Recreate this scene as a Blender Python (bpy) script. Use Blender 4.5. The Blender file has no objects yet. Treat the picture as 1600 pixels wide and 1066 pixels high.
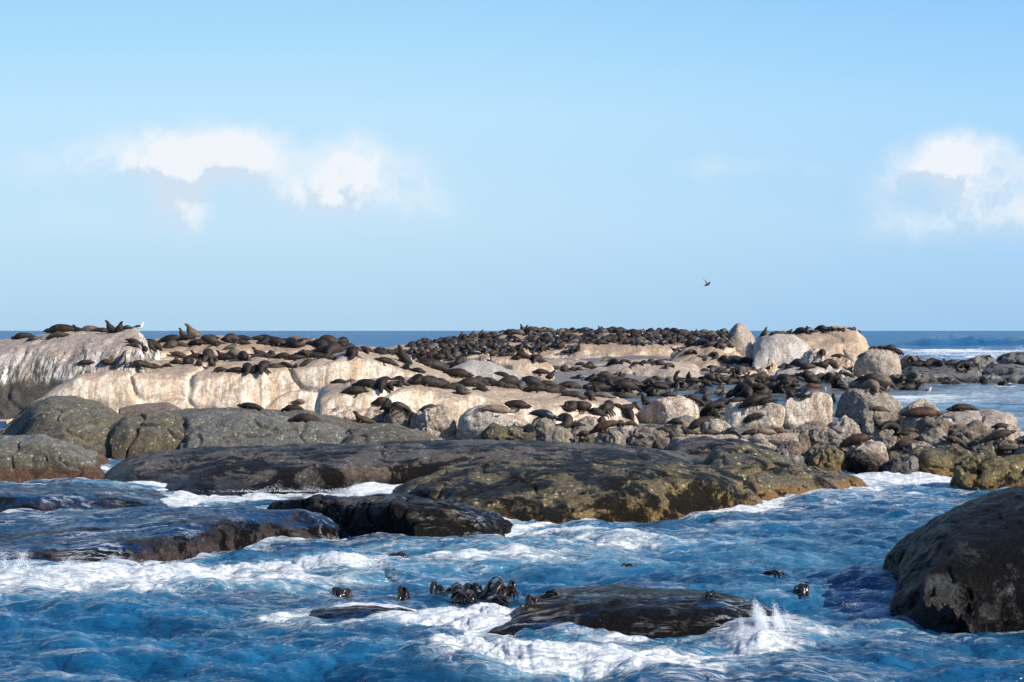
import bpy, math, random
import numpy as np
from mathutils import Vector, Matrix
from mathutils.bvhtree import BVHTree
random.seed(7)
R = math.radians
scene = bpy.context.scene
COL = scene.collection
# ---------------------------------------------------------------- camera, sky, sun, exposure
F = 2400.0; CAMZ = 5.0; TILT = math.atan(16/F)
cam_d = bpy.data.cameras.new('camera'); cam = bpy.data.objects.new('camera', cam_d); COL.objects.link(cam)
cam_d.sensor_width = 36; cam_d.lens = 36*F/1600; cam_d.clip_start = .5; cam_d.clip_end = 120000
cam.location = (0, 0, CAMZ); cam.rotation_euler = (R(90)-TILT, 0, 0); scene.camera = cam
SUN_EL = 33.0
sun_dir = Vector((.87, -.42, 0)).normalized()*math.cos(R(SUN_EL)); sun_dir.z = math.sin(R(SUN_EL))
sd = bpy.data.lights.new('sun', 'SUN'); sd.energy = 4.8; sd.angle = R(.55); sd.color = (1, .91, .78)
so = bpy.data.objects.new('sun', sd); COL.objects.link(so); so.rotation_euler = sun_dir.to_track_quat('Z', 'Y').to_euler(); so.location = (60, -40, 60)
scene.view_settings.view_transform = 'Standard'; scene.view_settings.look = 'None'
EXPO = .60; scene.view_settings.exposure = EXPO; scene.view_settings.gamma = 1
world = bpy.data.worlds.new('World'); scene.world = world; world.use_nodes = True

class NT:
    def __init__(s, t): s.t = t; s.n = t.nodes; s.l = t.links
    def new(s, typ, ins=None, **kw):
        n = s.n.new(typ)
        for k, v in kw.items(): setattr(n, k, v)
        if ins:
            for k, v in ins.items():
                sk = n.inputs[k]
                if isinstance(v, bpy.types.NodeSocket): s.l.new(v, sk)
                elif isinstance(v, (tuple, list)) and sk.type == 'RGBA' and len(v) == 3: sk.default_value = (*v, 1)
                else: sk.default_value = v
        return n
    def m(s, op, a, b=0., clamp=False, c=0.):
        return s.new('ShaderNodeMath', {0: a, 1: b, 2: c}, operation=op, use_clamp=clamp).outputs[0]
    def v(s, op, a, b=(0, 0, 0), sc=None):
        n = s.new('ShaderNodeVectorMath', {0: a, 1: b}, operation=op)
        if sc is not None: n.inputs['Scale'].default_value = sc
        return n.outputs[0]
    def noise(s, vec, scale, detail=4, rough=.55, dist=0.):
        return s.new('ShaderNodeTexNoise', {'Vector': vec, 'Scale': scale, 'Detail': detail, 'Roughness': rough, 'Distortion': dist})
    def ramp(s, x, lo, hi, a=0., b=1., smooth=True):
        return s.new('ShaderNodeMapRange', {'Value': x, 'From Min': lo, 'From Max': hi, 'To Min': a, 'To Max': b}, interpolation_type='SMOOTHSTEP' if smooth else 'LINEAR').outputs[0]
    def mix(s, f, a, b, mode='MIX'):
        n = s.n.new('ShaderNodeMix'); n.data_type = 'RGBA'; n.blend_type = mode
        for i, v in ((0, f), (6, a), (7, b)):
            sk = n.inputs[i]
            if isinstance(v, bpy.types.NodeSocket): s.l.new(v, sk)
            elif i == 0: sk.default_value = v
            else: sk.default_value = (*v[:3], 1)
        return n.outputs[2]

# sky with a few real soft clouds laid out by compass bearing and height
t = NT(world.node_tree); t.n.clear()
SKY = .10
sky = t.new('ShaderNodeTexSky', sky_type='NISHITA'); sky.sun_disc = False
sky.sun_elevation = R(SUN_EL); sky.sun_rotation = math.atan2(sun_dir.x, sun_dir.y)
sky.altitude = 0; sky.air_density = 1.0; sky.dust_density = .35; sky.ozone_density = 2.6
tc = t.new('ShaderNodeTexCoord').outputs['Generated']
sep = t.new('ShaderNodeSeparateXYZ', {0: tc})
yy = t.m('MAXIMUM', sep.outputs[1], .05)
u = t.m('DIVIDE', sep.outputs[0], yy); v = t.m('DIVIDE', sep.outputs[2], yy)
uv = t.new('ShaderNodeCombineXYZ', {0: u, 1: v, 2: 0.}).outputs[0]
w1 = t.noise(uv, 9, 7, .62).outputs['Color']; w2 = t.noise(uv, 38, 5, .6).outputs['Color']
wuv = t.v('ADD', uv, t.v('SCALE', t.v('SUBTRACT', w1, (.5, .5, .5)), sc=.022))
wuv = t.v('ADD', wuv, t.v('SCALE', t.v('SUBTRACT', w2, (.5, .5, .5)), sc=.018))
def pxuv(x, y): return ((x-800)/F, (517-y)/F)
blobs = [(140, 264, 95, 24, .50), (215, 248, 80, 28, .80), (290, 232, 85, 26, 1.05), (345, 240, 70, 24, .95), (395, 262, 50, 26, .60), (255, 268, 45, 30, .55), (275, 305, 34, 40, .95), (280, 335, 40, 26, .50), (420, 300, 60, 26, .38), (130, 330, 70, 22, .22),
         (545, 245, 42, 24, .80), (560, 280, 55, 34, .95), (520, 300, 50, 24, .60), (610, 295, 50, 36, .70), (655, 290, 45, 36, .40), (480, 312, 70, 20, .42), (690, 330, 50, 16, .20),
         (1460, 255, 50, 26, .80), (1520, 248, 48, 26, 1.0), (1545, 285, 34, 36, .95), (1490, 290, 80, 38, .55), (1440, 320, 60, 34, .42), (1540, 335, 90, 26, .45), (1610, 320, 50, 32, .75), (1390, 360, 40, 16, .35), (1115, 265, 55, 12, .25), (1108, 300, 16, 30, .15), (1255, 262, 50, 12, .22), (1410, 262, 24, 20, .3)]
def density(vec):
    dens = None
    for bx, by, rx, ry, wgt in blobs:
        cu, cv = pxuv(bx, by)
        q = t.v('MULTIPLY', t.v('SUBTRACT', vec, (cu, cv, 0)), (F/rx/2.1, F/ry/2.15, 1))
        L = t.new('ShaderNodeVectorMath', {0: q}, operation='LENGTH').outputs['Value']
        g = t.m('MULTIPLY', t.ramp(L, 1.15, 0.), wgt*1.25)
        dens = g if dens is None else t.m('ADD', dens, g)
    nz = t.noise(vec, 15, 12, .60).outputs['Fac']
    return t.m('MULTIPLY', dens, t.ramp(nz, .30, .68, .30, 1.25))
dd = density(wuv); du = density(t.v('ADD', wuv, (.006, .012, 0)))
cl = t.m('MULTIPLY', t.ramp(t.m('MULTIPLY', dd, t.ramp(t.noise(wuv, 70, 6, .6).outputs['Fac'], .25, .75, .8, 1.2, False)), .05, 1.65, 0, 1, False), .92, True)
# lit tops and right flanks, grey-blue undersides
lit = t.ramp(t.m('SUBTRACT', dd, du), -.60, .25)
lit = t.m('MULTIPLY', lit, t.ramp(dd, .1, .8, .45, 1.))
kk = 1/SKY/2**EXPO
cc = t.mix(lit, tuple(c*kk for c in (.64, .76, .89)), tuple(c*kk for c in (.90, .93, .97)))
# the physical sky, pulled towards the pale maritime air of the place below about 14 degrees
air = t.new('ShaderNodeValToRGB', {0: t.ramp(v, -.02, .24, 0, 1, False)}); cr_ = air.color_ramp
stops = [(.0, (.43, .65, .855)), (.10, (.44, .66, .865)), (.34, (.55, .775, .945)), (.62, (.53, .80, .985)), (.80, (.43, .735, .98)), (1., (.335, .64, .95))]
while len(cr_.elements) < len(stops): cr_.elements.new(.5)
for e_, (p_, c_) in zip(cr_.elements, stops): e_.position = p_; e_.color = (*c_, 1)
side = t.ramp(u, -.15, .38, 1.0, .80)
airc = t.mix(1., air.outputs[0], t.new('ShaderNodeCombineXYZ', {0: t.m('MULTIPLY', side, kk), 1: t.m('MULTIPLY', t.m('POWER', side, .5), kk), 2: kk}).outputs[0], 'MULTIPLY')
skyb = t.mix(1., sky.outputs[0], (.62, .85, 1.14), 'MULTIPLY')
skyc = t.mix(t.m('MULTIPLY', t.ramp(v, .55, .22), .95), skyb, airc)
fin = t.mix(cl, skyc, cc)
bg = t.new('ShaderNodeBackground', {'Color': fin, 'Strength': SKY})
t.new('ShaderNodeOutputWorld', {'Surface': bg.outputs[0]})

# ---------------------------------------------------------------- helpers
def P(px, py, d):
    """point on the sight line through photo pixel (px, py) at distance d in front of the camera"""
    a = (px-800)/F; b = -(py-533)/F
    y = math.cos(TILT)+b*math.sin(TILT); z = b*math.cos(TILT)-math.sin(TILT)
    return np.array((a*d/y, d, CAMZ+z*d/y))
def dist_at(py, z):
    b = -(py-533)/F
    y = math.cos(TILT)+b*math.sin(TILT); zz = b*math.cos(TILT)-math.sin(TILT)
    return (z-CAMZ)*y/zz
rng = np.random.RandomState(3)
PERM = np.concatenate([rng.permutation(256)]*3)
GR = rng.normal(size=(256, 3)); GR /= np.linalg.norm(GR, axis=1)[:, None]
def perlin(p):
    i = np.floor(p).astype(np.int64); f = p-i; i &= 255
    w = f*f*f*(f*(f*6-15)+10)
    out = 0
    for dx in (0, 1):
        for dy in (0, 1):
            for dz in (0, 1):
                h = PERM[PERM[PERM[(i[:, 0]+dx) & 255]+((i[:, 1]+dy) & 255)]+((i[:, 2]+dz) & 255)]
                g = GR[h & 255]
                dot = g[:, 0]*(f[:, 0]-dx)+g[:, 1]*(f[:, 1]-dy)+g[:, 2]*(f[:, 2]-dz)
                wx = w[:, 0] if dx else 1-w[:, 0]; wy = w[:, 1] if dy else 1-w[:, 1]; wz = w[:, 2] if dz else 1-w[:, 2]
                out = out+dot*wx*wy*wz
    return out*1.6
def fbm(p, octv=4, gain=.5):
    o = 0; a = 1; s = 1.
    for k in range(octv):
        o = o+a*perlin(p*s+k*17.3); a *= gain; s *= 2.03
    return o
def worley(p):
    i = np.floor(p).astype(np.int64); best = np.full(len(p), 9.); sec = np.full(len(p), 9.)
    for dx in (-1, 0, 1):
        for dy in (-1, 0, 1):
            for dz in (-1, 0, 1):
                c = i+np.array((dx, dy, dz)); cc = c & 255
                h = PERM[PERM[PERM[cc[:, 0]]+cc[:, 1]]+cc[:, 2]]
                fp = c+.5+GR[h & 255]*.45
                dd = np.linalg.norm(fp-p, axis=1)
                m = dd < best; sec = np.where(m, best, np.minimum(sec, dd)); best = np.where(m, dd, best)
    return best, sec
def mesh_np(name, V, Fq, mat, smooth=True):
    me = bpy.data.meshes.new(name)
    V = np.ascontiguousarray(V, dtype=np.float32); Fq = np.ascontiguousarray(Fq, dtype=np.int32)
    k = Fq.shape[1]
    me.vertices.add(len(V)); me.vertices.foreach_set('co', V.ravel())
    me.loops.add(Fq.size); me.loops.foreach_set('vertex_index', Fq.ravel())
    me.polygons.add(len(Fq)); me.polygons.foreach_set('loop_start', np.arange(0, Fq.size, k, dtype=np.int32))
    me.polygons.foreach_set('loop_total', np.full(len(Fq), k, dtype=np.int32))
    me.update(calc_edges=True)
    me.polygons.foreach_set('use_smooth', np.full(len(Fq), smooth, dtype=bool))
    if mat: me.materials.append(mat)
    return me
def tag(o, label=None, cat=None, group=None, kind=None):
    if label: o['label'] = label
    if cat: o['category'] = cat
    if group: o['group'] = group
    if kind: o['kind'] = kind
    return o
def link(name, me, loc=None):
    o = bpy.data.objects.new(name, me); COL.objects.link(o)
    if loc is not None: o.location = loc
    return o
def vnormals(V, Fq):
    a = V[Fq[:, 2]]-V[Fq[:, 0]]; b = V[Fq[:, 3]]-V[Fq[:, 1]]
    n = np.cross(a, b); N = np.zeros_like(V)
    for k in range(4): np.add.at(N, Fq[:, k], n)
    L = np.linalg.norm(N, axis=1); L[L == 0] = 1
    return N/L[:, None]
BV = []      # solid rock surfaces, for resting the animals on
def finish_rock(name, V, Fq, mat, label, cat, group=None, kind=None):
    org = np.array((V[:, 0].mean(), V[:, 1].mean(), V[:, 2].min()))
    me = mesh_np(name, V-org, Fq, mat)
    o = link(name, me, org)
    tag(o, label, cat, group, kind)
    BV.append((V, Fq))
    return o

# ---------------------------------------------------------------- materials
def new_mat(name):
    m = bpy.data.materials.new(name); m.use_nodes = True; t = NT(m.node_tree); t.n.clear()
    return m, t
def out(t, bs): t.new('ShaderNodeOutputMaterial', {'Surface': bs})
def rock_mat(name, c1, c2, top=None, topf=.7, streak=0., white=(.58, .52, .45), dark=(.07, .06, .055), ochre=(.36, .20, .08), speck=.3, speckc=(.45, .42, .34),
             low=None, lowz=.5, loww=.3, weed=0., weedc=(.007, .0065, .006), film=0., bump=1., rough=.82, sc=1., base2=None, base2z=1., grain=1., dstk=.42, dth=.53):
    m, t = new_mat(name)
    pos = t.new('ShaderNodeNewGeometry'); p = pos.outputs['Position']; nrm = pos.outputs['Normal']
    nzc = t.new('ShaderNodeSeparateXYZ', {0: nrm}).outputs[2]
    pz = t.new('ShaderNodeSeparateXYZ', {0: p}).outputs[2]
    big = t.noise(p, .45*sc, 6, .6).outputs['Fac']
    col = t.mix(t.ramp(big, .36, .62), c1, c2)
    mid = t.noise(p, 2.2*sc, 8, .68).outputs['Fac']
    fine = t.noise(p, 14*sc, 5, .7).outputs['Fac']
    steep = t.ramp(t.m('ADD', nzc, t.m('MULTIPLY', t.m('SUBTRACT', mid, .5), .25)), .97, .74)
    if streak > 0:
        warp = t.v('SCALE', t.v('SUBTRACT', t.noise(p, .6, 3, .5).outputs['Color'], (.5, .5, .5)), sc=.5)
        q = t.v('MULTIPLY', t.v('ADD', p, warp), (1.25, .20, .07))
        s1 = t.noise(q, 1.9, 6, .62).outputs['Fac']; s2 = t.noise(t.v('ADD', q, (13, 5, 0)), 3.2, 7, .66).outputs['Fac']; s3 = t.noise(t.v('ADD', q, (3, 35, 0)), .85, 4, .5).outputs['Fac']
        s4 = t.noise(t.v('ADD', q, (31, 15, 0)), 7., 4, .6).outputs['Fac']
        col = t.mix(t.m('MULTIPLY', t.ramp(s1, .44, .54), t.m('MULTIPLY', steep, streak)), col, white)
        col = t.mix(t.m('MULTIPLY', t.ramp(s3, .54, .63), t.m('MULTIPLY', steep, .5*streak)), col, ochre)
        col = t.mix(t.m('MULTIPLY', t.ramp(s2, dth, dth+.06), t.m('MULTIPLY', steep, dstk*streak)), col, dark)
        col = t.mix(t.m('MULTIPLY', t.ramp(s4, .54, .64), t.m('MULTIPLY', steep, .6*streak)), col, tuple(x*1.25 for x in white))
        gap = t.noise(p, .7, 4, .6).outputs['Fac']
        col = t.mix(t.m('MULTIPLY', t.ramp(gap, .56, .72), .45*streak), col, tuple((a+b)/2 for a, b in zip(c1, dark)))
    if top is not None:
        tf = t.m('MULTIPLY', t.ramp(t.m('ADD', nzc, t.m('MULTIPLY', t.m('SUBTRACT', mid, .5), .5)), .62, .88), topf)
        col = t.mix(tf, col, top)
    if base2 is not None:
        bz = t.m('ADD', pz, t.m('MULTIPLY', t.m('SUBTRACT', t.noise(p, 1.1, 6, .65).outputs['Fac'], .5), 1.6))
        col = t.mix(t.ramp(bz, base2z+.25, base2z-.25), col, base2)
    col = t.mix(t.ramp(mid, .30, .70, .30, 0.), col, tuple(x*.35 for x in c1))
    # grain of lichen, barnacles and crystals
    g = t.m('MULTIPLY', t.ramp(fine, .38, .62, 1-.50*grain, 1+.50*grain, False), t.ramp(t.noise(p, 5.*sc, 6, .75).outputs['Fac'], .36, .64, .72, 1.28, False))
    gcol = t.new('ShaderNodeCombineXYZ', {0: g, 1: g, 2: g}).outputs[0]
    col = t.mix(1., col, gcol, 'MULTIPLY')
    vo = t.new('ShaderNodeTexVoronoi', {'Vector': p, 'Scale': 6.5*sc})
    sp = t.m('MULTIPLY', t.ramp(vo.outputs['Distance'], .42, .20), t.ramp(t.new('ShaderNodeSeparateColor', {0: vo.outputs['Color']}).outputs[0], .55, .75))
    sp = t.m('MULTIPLY', sp, t.ramp(mid, .42, .58))
    col = t.mix(t.m('MULTIPLY', sp, speck), col, speckc)
    rgh = t.m('ADD', t.m('MULTIPLY', fine, .2), rough-.1)
    lf = None
    if low is not None:
        lz = t.m('ADD', pz, t.m('MULTIPLY', t.m('SUBTRACT', t.noise(p, 1.6, 7, .7).outputs['Fac'], .5), loww*2.2))
        lf = t.ramp(lz, lowz+loww*.5, lowz-loww*.5)
        lc = t.mix(t.m('MULTIPLY', t.ramp(fine, .45, .68), .75), low, tuple(min(1, x*2.6) for x in low))
        col = t.mix(t.m('MULTIPLY', lf, .93), col, lc)
        rgh = t.m('MULTIPLY', rgh, t.ramp(lf, 0, 1, 1, .62))
    wd = None
    if weed > 0:   # mats of black mussels and weed
        wn = t.noise(p, .75, 11, .74, .4).outputs['Fac']
        wd = t.ramp(wn, .62-weed*.35, .66-weed*.30)
        wc = t.mix(t.ramp(t.noise(p, 22, 4, .7).outputs['Fac'], .45, .72), weedc, tuple(x*2.6+.001 for x in weedc))
        col = t.mix(t.m('MULTIPLY', wd, .94), col, wc)
        rgh = t.m('MULTIPLY', rgh, t.ramp(wd, 0, 1, 1, .70))
    h = t.m('ADD', t.m('MULTIPLY', mid, 1.), t.m('MULTIPLY', fine, .35))
    h = t.m('ADD', h, t.m('MULTIPLY', t.noise(p, 34*sc, 3, .6).outputs['Fac'], .12))
    if wd is not None: h = t.m('ADD', h, t.m('MULTIPLY', wd, t.m('MULTIPLY', t.noise(p, 9, 6, .75).outputs['Fac'], .9)))
    bm = t.new('ShaderNodeBump', {'Height': h, 'Strength': .8*min(bump, 1.2), 'Distance': .16*bump})
    coat = 0.
    nor = bm.outputs[0]
    bs = t.new('ShaderNodeBsdfPrincipled', {'Base Color': col, 'Roughness': rgh, 'Normal': nor, 'Specular IOR Level': (t.ramp(wd, 0, 1, .35, .10) if wd is not None else .3)})
    sh = bs.outputs[0]
    if film > 0:   # thin running water lying on the flatter parts
        fn = t.noise(t.v('MULTIPLY', p, (.35, 1.3, 2.)), 1.1, 10, .70, .5).outputs['Fac']
        ff = t.m('MULTIPLY', t.ramp(t.m('ADD', fn, t.m('MULTIPLY', t.m('SUBTRACT', film, .5), .5)), .47, .55), t.ramp(nzc, .40, .85))
        rip = t.noise(t.v('MULTIPLY', p, (.6, 1.4, 1.)), 5., 6, .6).outputs['Fac']
        b2 = t.new('ShaderNodeBump', {'Height': rip, 'Strength': .9, 'Distance': .20})
        f2 = t.new('ShaderNodeBsdfPrincipled', {'Base Color': (.002, .026, .080), 'Roughness': .10, 'Normal': b2.outputs[0], 'IOR': 1.33, 'Specular IOR Level': .7})
        sh = t.new('ShaderNodeMixShader', {0: ff, 1: sh, 2: f2.outputs[0]}).outputs[0]
        rr_ = t.m('ABSOLUTE', t.m('SUBTRACT', t.noise(t.v('MULTIPLY', p, (.3, 1.5, 2.)), 1.6, 8, .66, .6).outputs['Fac'], .5))
        st_ = t.m('MULTIPLY', t.ramp(rr_, .030, .0), t.ramp(t.noise(p, .8, 5, .6).outputs['Fac'], .44, .62, 0, .8*film))
        fo_ = t.new('ShaderNodeBsdfPrincipled', {'Base Color': (.70, .75, .78), 'Roughness': .7})
        sh = t.new('ShaderNodeMixShader', {0: t.m('MULTIPLY', st_, t.ramp(nzc, .3, .8)), 1: sh, 2: fo_.outputs[0]}).outputs[0]
    out(t, sh)
    return m
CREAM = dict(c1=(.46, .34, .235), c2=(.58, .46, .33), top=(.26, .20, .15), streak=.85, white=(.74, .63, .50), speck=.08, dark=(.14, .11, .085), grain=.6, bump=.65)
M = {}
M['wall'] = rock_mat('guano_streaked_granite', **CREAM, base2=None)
M['mound'] = rock_mat('white_streaked_grey_granite', (.25, .21, .17), (.38, .32, .26), top=(.33, .27, .215), streak=1., white=(.72, .66, .57), dark=(.045, .045, .045), speck=.1, dstk=.95, dth=.485, grain=.7, bump=.7, base2=(.060, .056, .042), base2z=2.15)
M['ridge'] = rock_mat('sandy_cream_granite', (.44, .31, .20), (.54, .40, .27), top=(.25, .18, .13), streak=.75, grain=.7, bump=.8, white=(.58, .48, .37), ochre=(.33, .18, .08), dark=(.16, .10, .06), speck=.1)
M['pale'] = rock_mat('pale_grey_granite', (.36, .32, .27), (.46, .41, .34), top=(.36, .32, .28), streak=.8, white=(.60, .56, .49), dark=(.15, .13, .11), ochre=(.38, .27, .16), speck=.1)
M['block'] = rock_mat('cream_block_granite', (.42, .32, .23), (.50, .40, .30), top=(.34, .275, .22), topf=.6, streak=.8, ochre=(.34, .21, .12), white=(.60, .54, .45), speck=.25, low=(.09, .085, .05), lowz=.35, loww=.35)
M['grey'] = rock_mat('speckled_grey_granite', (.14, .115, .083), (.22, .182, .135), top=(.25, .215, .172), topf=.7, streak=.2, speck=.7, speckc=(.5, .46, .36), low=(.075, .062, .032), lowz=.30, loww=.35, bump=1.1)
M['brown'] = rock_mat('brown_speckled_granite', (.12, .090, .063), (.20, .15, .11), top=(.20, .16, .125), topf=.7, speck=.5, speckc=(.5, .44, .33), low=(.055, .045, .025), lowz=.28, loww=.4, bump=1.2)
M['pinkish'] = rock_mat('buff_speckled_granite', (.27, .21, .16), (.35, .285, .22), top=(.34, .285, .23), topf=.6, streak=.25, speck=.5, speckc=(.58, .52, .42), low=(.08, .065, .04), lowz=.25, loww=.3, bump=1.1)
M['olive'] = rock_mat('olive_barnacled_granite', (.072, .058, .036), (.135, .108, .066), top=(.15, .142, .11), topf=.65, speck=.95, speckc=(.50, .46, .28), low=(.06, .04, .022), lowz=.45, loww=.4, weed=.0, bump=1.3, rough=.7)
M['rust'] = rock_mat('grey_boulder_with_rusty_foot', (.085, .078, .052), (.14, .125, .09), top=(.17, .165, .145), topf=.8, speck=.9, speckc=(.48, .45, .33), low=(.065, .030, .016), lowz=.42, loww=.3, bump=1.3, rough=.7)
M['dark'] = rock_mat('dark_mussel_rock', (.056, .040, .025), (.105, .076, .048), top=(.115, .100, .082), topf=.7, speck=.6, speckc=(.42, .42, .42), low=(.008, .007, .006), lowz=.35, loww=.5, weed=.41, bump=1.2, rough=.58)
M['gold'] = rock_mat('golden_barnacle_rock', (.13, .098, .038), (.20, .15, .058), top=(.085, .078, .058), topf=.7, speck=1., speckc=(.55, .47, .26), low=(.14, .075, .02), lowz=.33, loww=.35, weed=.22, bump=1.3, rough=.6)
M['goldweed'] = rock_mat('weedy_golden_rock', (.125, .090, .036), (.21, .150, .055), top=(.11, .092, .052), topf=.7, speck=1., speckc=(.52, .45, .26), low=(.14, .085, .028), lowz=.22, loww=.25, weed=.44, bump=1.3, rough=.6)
M['weedy'] = rock_mat('weed_draped_rock', (.040, .034, .022), (.09, .066, .042), speck=.5, low=(.07, .04, .028), lowz=.12, loww=.2, weed=.62, bump=1.4, rough=.5, film=.30)
M['weedyblack'] = rock_mat('black_weed_draped_rock', (.022, .017, .012), (.06, .042, .027), speck=.4, low=(.06, .038, .028), lowz=.12, loww=.2, weed=.6, bump=1.5, rough=.45, film=.36)
M['awash'] = rock_mat('awash_ledge', (.016, .014, .013), (.032, .025, .022), speck=.3, low=(.045, .030, .026), lowz=.18, loww=.25, weed=.45, bump=1.4, rough=.4, film=.60)
M['black'] = rock_mat('black_mussel_boulder', (.040, .042, .038), (.075, .075, .068), top=(.02, .02, .021), topf=.6, speck=.35, speckc=(.4, .4, .4), low=(.008, .007, .007), lowz=.55, loww=.3, weed=.60, weedc=(.0045, .004, .0038), sc=1.6, bump=1.4, rough=.6)
M['wetgrey'] = rock_mat('wet_grey_rock', (.11, .10, .09), (.17, .15, .13), top=(.15, .135, .12), topf=.7, speck=.2, low=(.025, .022, .02), lowz=.45, loww=.5, rough=.5, streak=.15, weed=.3)
M['bedrock'] = rock_mat('wet_bedrock', (.13, .11, .09), (.20, .17, .14), top=(.17, .15, .13), speck=.4, low=(.06, .055, .05), lowz=.15, loww=.2, rough=.5, film=.35)
# ---------------------------------------------------------------- rocks
def resample(pts, n, sm=.018):
    pts = sorted(pts); xs = np.array([p[0] for p in pts], float); ys = np.array([p[1] for p in pts], float)
    X = np.linspace(xs[0], xs[-1], n); Y = np.interp(X, xs, ys)
    k = max(1, int(n*sm)); ker = np.ones(2*k+1)/(2*k+1)
    for _ in range(2):
        Yp = np.concatenate([2*Y[0]-Y[1:k+1][::-1], Y, 2*Y[-1]-Y[-k-1:-1][::-1]]); Y = np.convolve(Yp, ker, 'valid')
    return X, Y
def loft(name, label, curves, mat, back=3., step=1.7, amp=1., rs=None, e=(.03, .03), crack=.0, cs=.35, cat='rock', seed=0, group=None, zb=-.6, sm=.018):
    """curves run from the rear crest to the front foot; each is (depth | (left, right) | ('z', height), [(px, py), ...])"""
    n = int((max(p[0] for p in curves[0][1])-min(p[0] for p in curves[0][1]))/step)+12
    n = max(40, min(n, 620))
    rows = []
    for d, pts in curves:
        X, Y = resample(pts, n, sm)
        if isinstance(d, tuple) and d[0] == 'z': D = np.array([dist_at(y, d[1]) for y in Y])
        elif isinstance(d, tuple): D = np.linspace(d[0], d[1], n)
        else: D = np.full(n, float(d))
        rows.append(np.array([P(x, y, dd) for x, y, dd in zip(X, Y, D)]))
    for i in range(len(rows)-2, -1, -1):   # every line stays behind the one in front of it: no overhangs
        need = rows[i+1][:, 1]+.006*rows[i+1][:, 1]
        far_ = np.maximum(rows[i][:, 1], need); k_ = far_/rows[i][:, 1]
        rows[i] = np.stack([rows[i][:, 0]*k_, far_, CAMZ+(rows[i][:, 2]-CAMZ)*k_], 1)
    foot = rows[-1].copy(); foot[:, 2] = np.minimum(foot[:, 2]-.3, zb); rows.append(foot)
    b1 = rows[0].copy(); b1[:, 1] += back*.6; b1[:, 2] = b1[:, 2]-.25*(b1[:, 2]-zb)
    b2 = rows[0].copy(); b2[:, 1] += back; b2[:, 2] = zb
    rows = [b2, b1]+rows
    C = np.array(rows)                     # k, n, 3
    K = len(C); Cp = np.concatenate([[2*C[0]-C[1]], C, [2*C[-1]-C[-2]]])
    med = P(800, 517, np.median(C[:, :, 1]))[1]/F*step*1.15
    V = []
    for k in range(K-1):
        p0, p1, p2, p3 = Cp[k], Cp[k+1], Cp[k+2], Cp[k+3]
        dxy = np.linalg.norm(p2-p1, axis=1).mean()
        m = int(np.clip(dxy/(med*1.1), 6, 44)) if k > 0 else 6
        for j in range(m):
            s = j/m
            T = .32
            m1 = (p2-p0)*T; m2 = (p3-p1)*T
            # monotone-ish tangents: limit by the local chord
            ch = np.linalg.norm(p2-p1, axis=1)[:, None]
            for mm in (m1, m2):
                L = np.linalg.norm(mm, axis=1)[:, None]; mm *= np.minimum(1, 1.1*ch/np.maximum(L, 1e-6))
            h = (2*s**3-3*s**2+1)*p1+(s**3-2*s**2+s)*m1+(-2*s**3+3*s**2)*p2+(s**3-s**2)*m2
            V.append(h)
    V.append(C[-1]); V = np.array(V)       # m, n, 3
    tt = np.linspace(0, 1, n)
    f = np.ones(n)
    if e[0] > 0: f *= np.where(tt < e[0], np.sqrt(np.clip(1-(1-tt/e[0])**2, 0, 1)), 1)
    if e[1] > 0: f *= np.where(tt > 1-e[1], np.sqrt(np.clip(1-(1-(1-tt)/e[1])**2, 0, 1)), 1)
    V[:, :, 2] = zb+(V[:, :, 2]-zb)*f[None, :]
    m = len(V); idx = np.arange(m*n).reshape(m, n)
    a = idx[:-1, :-1].ravel(); b = idx[:-1, 1:].ravel(); c = idx[1:, 1:].ravel(); dq = idx[1:, :-1].ravel()
    Fq = np.stack([a, dq, c, b], 1)
    Fw = np.stack([idx[-1, :-1], idx[0, :-1], idx[0, 1:], idx[-1, 1:]], 1)
    V = V.reshape(-1, 3); Fq = np.concatenate([Fq, Fw])
    N = vnormals(V, Fq)
    if np.mean((N*(V-V.mean(0))).sum(1)) < 0: Fq = Fq[:, ::-1]; N = -N
    dep = np.median(V[:, 1])
    S = rs or max(.5, dep/60.)
    o = seed*13.7
    D = .16*S*fbm((V+o)/(2.6*S), 4)+.035*S*fbm((V+o+50)/(.55*S), 4, .55)
    if crack > 0:
        q = (V+o)*cs*np.array((1, .8, 1.2))/S*1.0
        q = q+.25*fbm(q*1.5, 2)[:, None]
        f1, f2 = worley(q); D -= crack*S*.30*np.exp(-((f2-f1)/.05)**2); D += crack*S*.12*(np.sin(f1*7)*.4+f2-f1)
    hz = np.clip((V[:, 2]-zb)/.5, 0, 1)
    V = V+N*(D*amp*hz)[:, None]
    return finish_rock(name, V, Fq, mat, label, cat, group)

def cube_sphere(k):
    g = np.tan(np.linspace(-1, 1, k+1)*math.pi/4); vs = []; fs = []; base = 0
    for ax in range(3):
        for sg in (-1, 1):
            A, B = np.meshgrid(g, g, indexing='ij'); pts = np.zeros((k+1, k+1, 3))
            pts[..., ax] = sg; pts[..., (ax+1) % 3] = A; pts[..., (ax+2) % 3] = B
            idx = np.arange((k+1)**2).reshape(k+1, k+1)+base
            q = np.stack([idx[:-1, :-1].ravel(), idx[1:, :-1].ravel(), idx[1:, 1:].ravel(), idx[:-1, 1:].ravel()], 1)
            if sg < 0: q = q[:, ::-1]
            vs.append(pts.reshape(-1, 3)); fs.append(q); base += (k+1)**2
    V = np.concatenate(vs); V /= np.linalg.norm(V, axis=1)[:, None]; Fq = np.concatenate(fs)
    key = np.round(V*1e5).astype(np.int64); _, first, inv = np.unique(key, axis=0, return_index=True, return_inverse=True)
    return V[first], inv.ravel()[Fq]
CS = {k: cube_sphere(k) for k in (14, 22, 34)}
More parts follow.
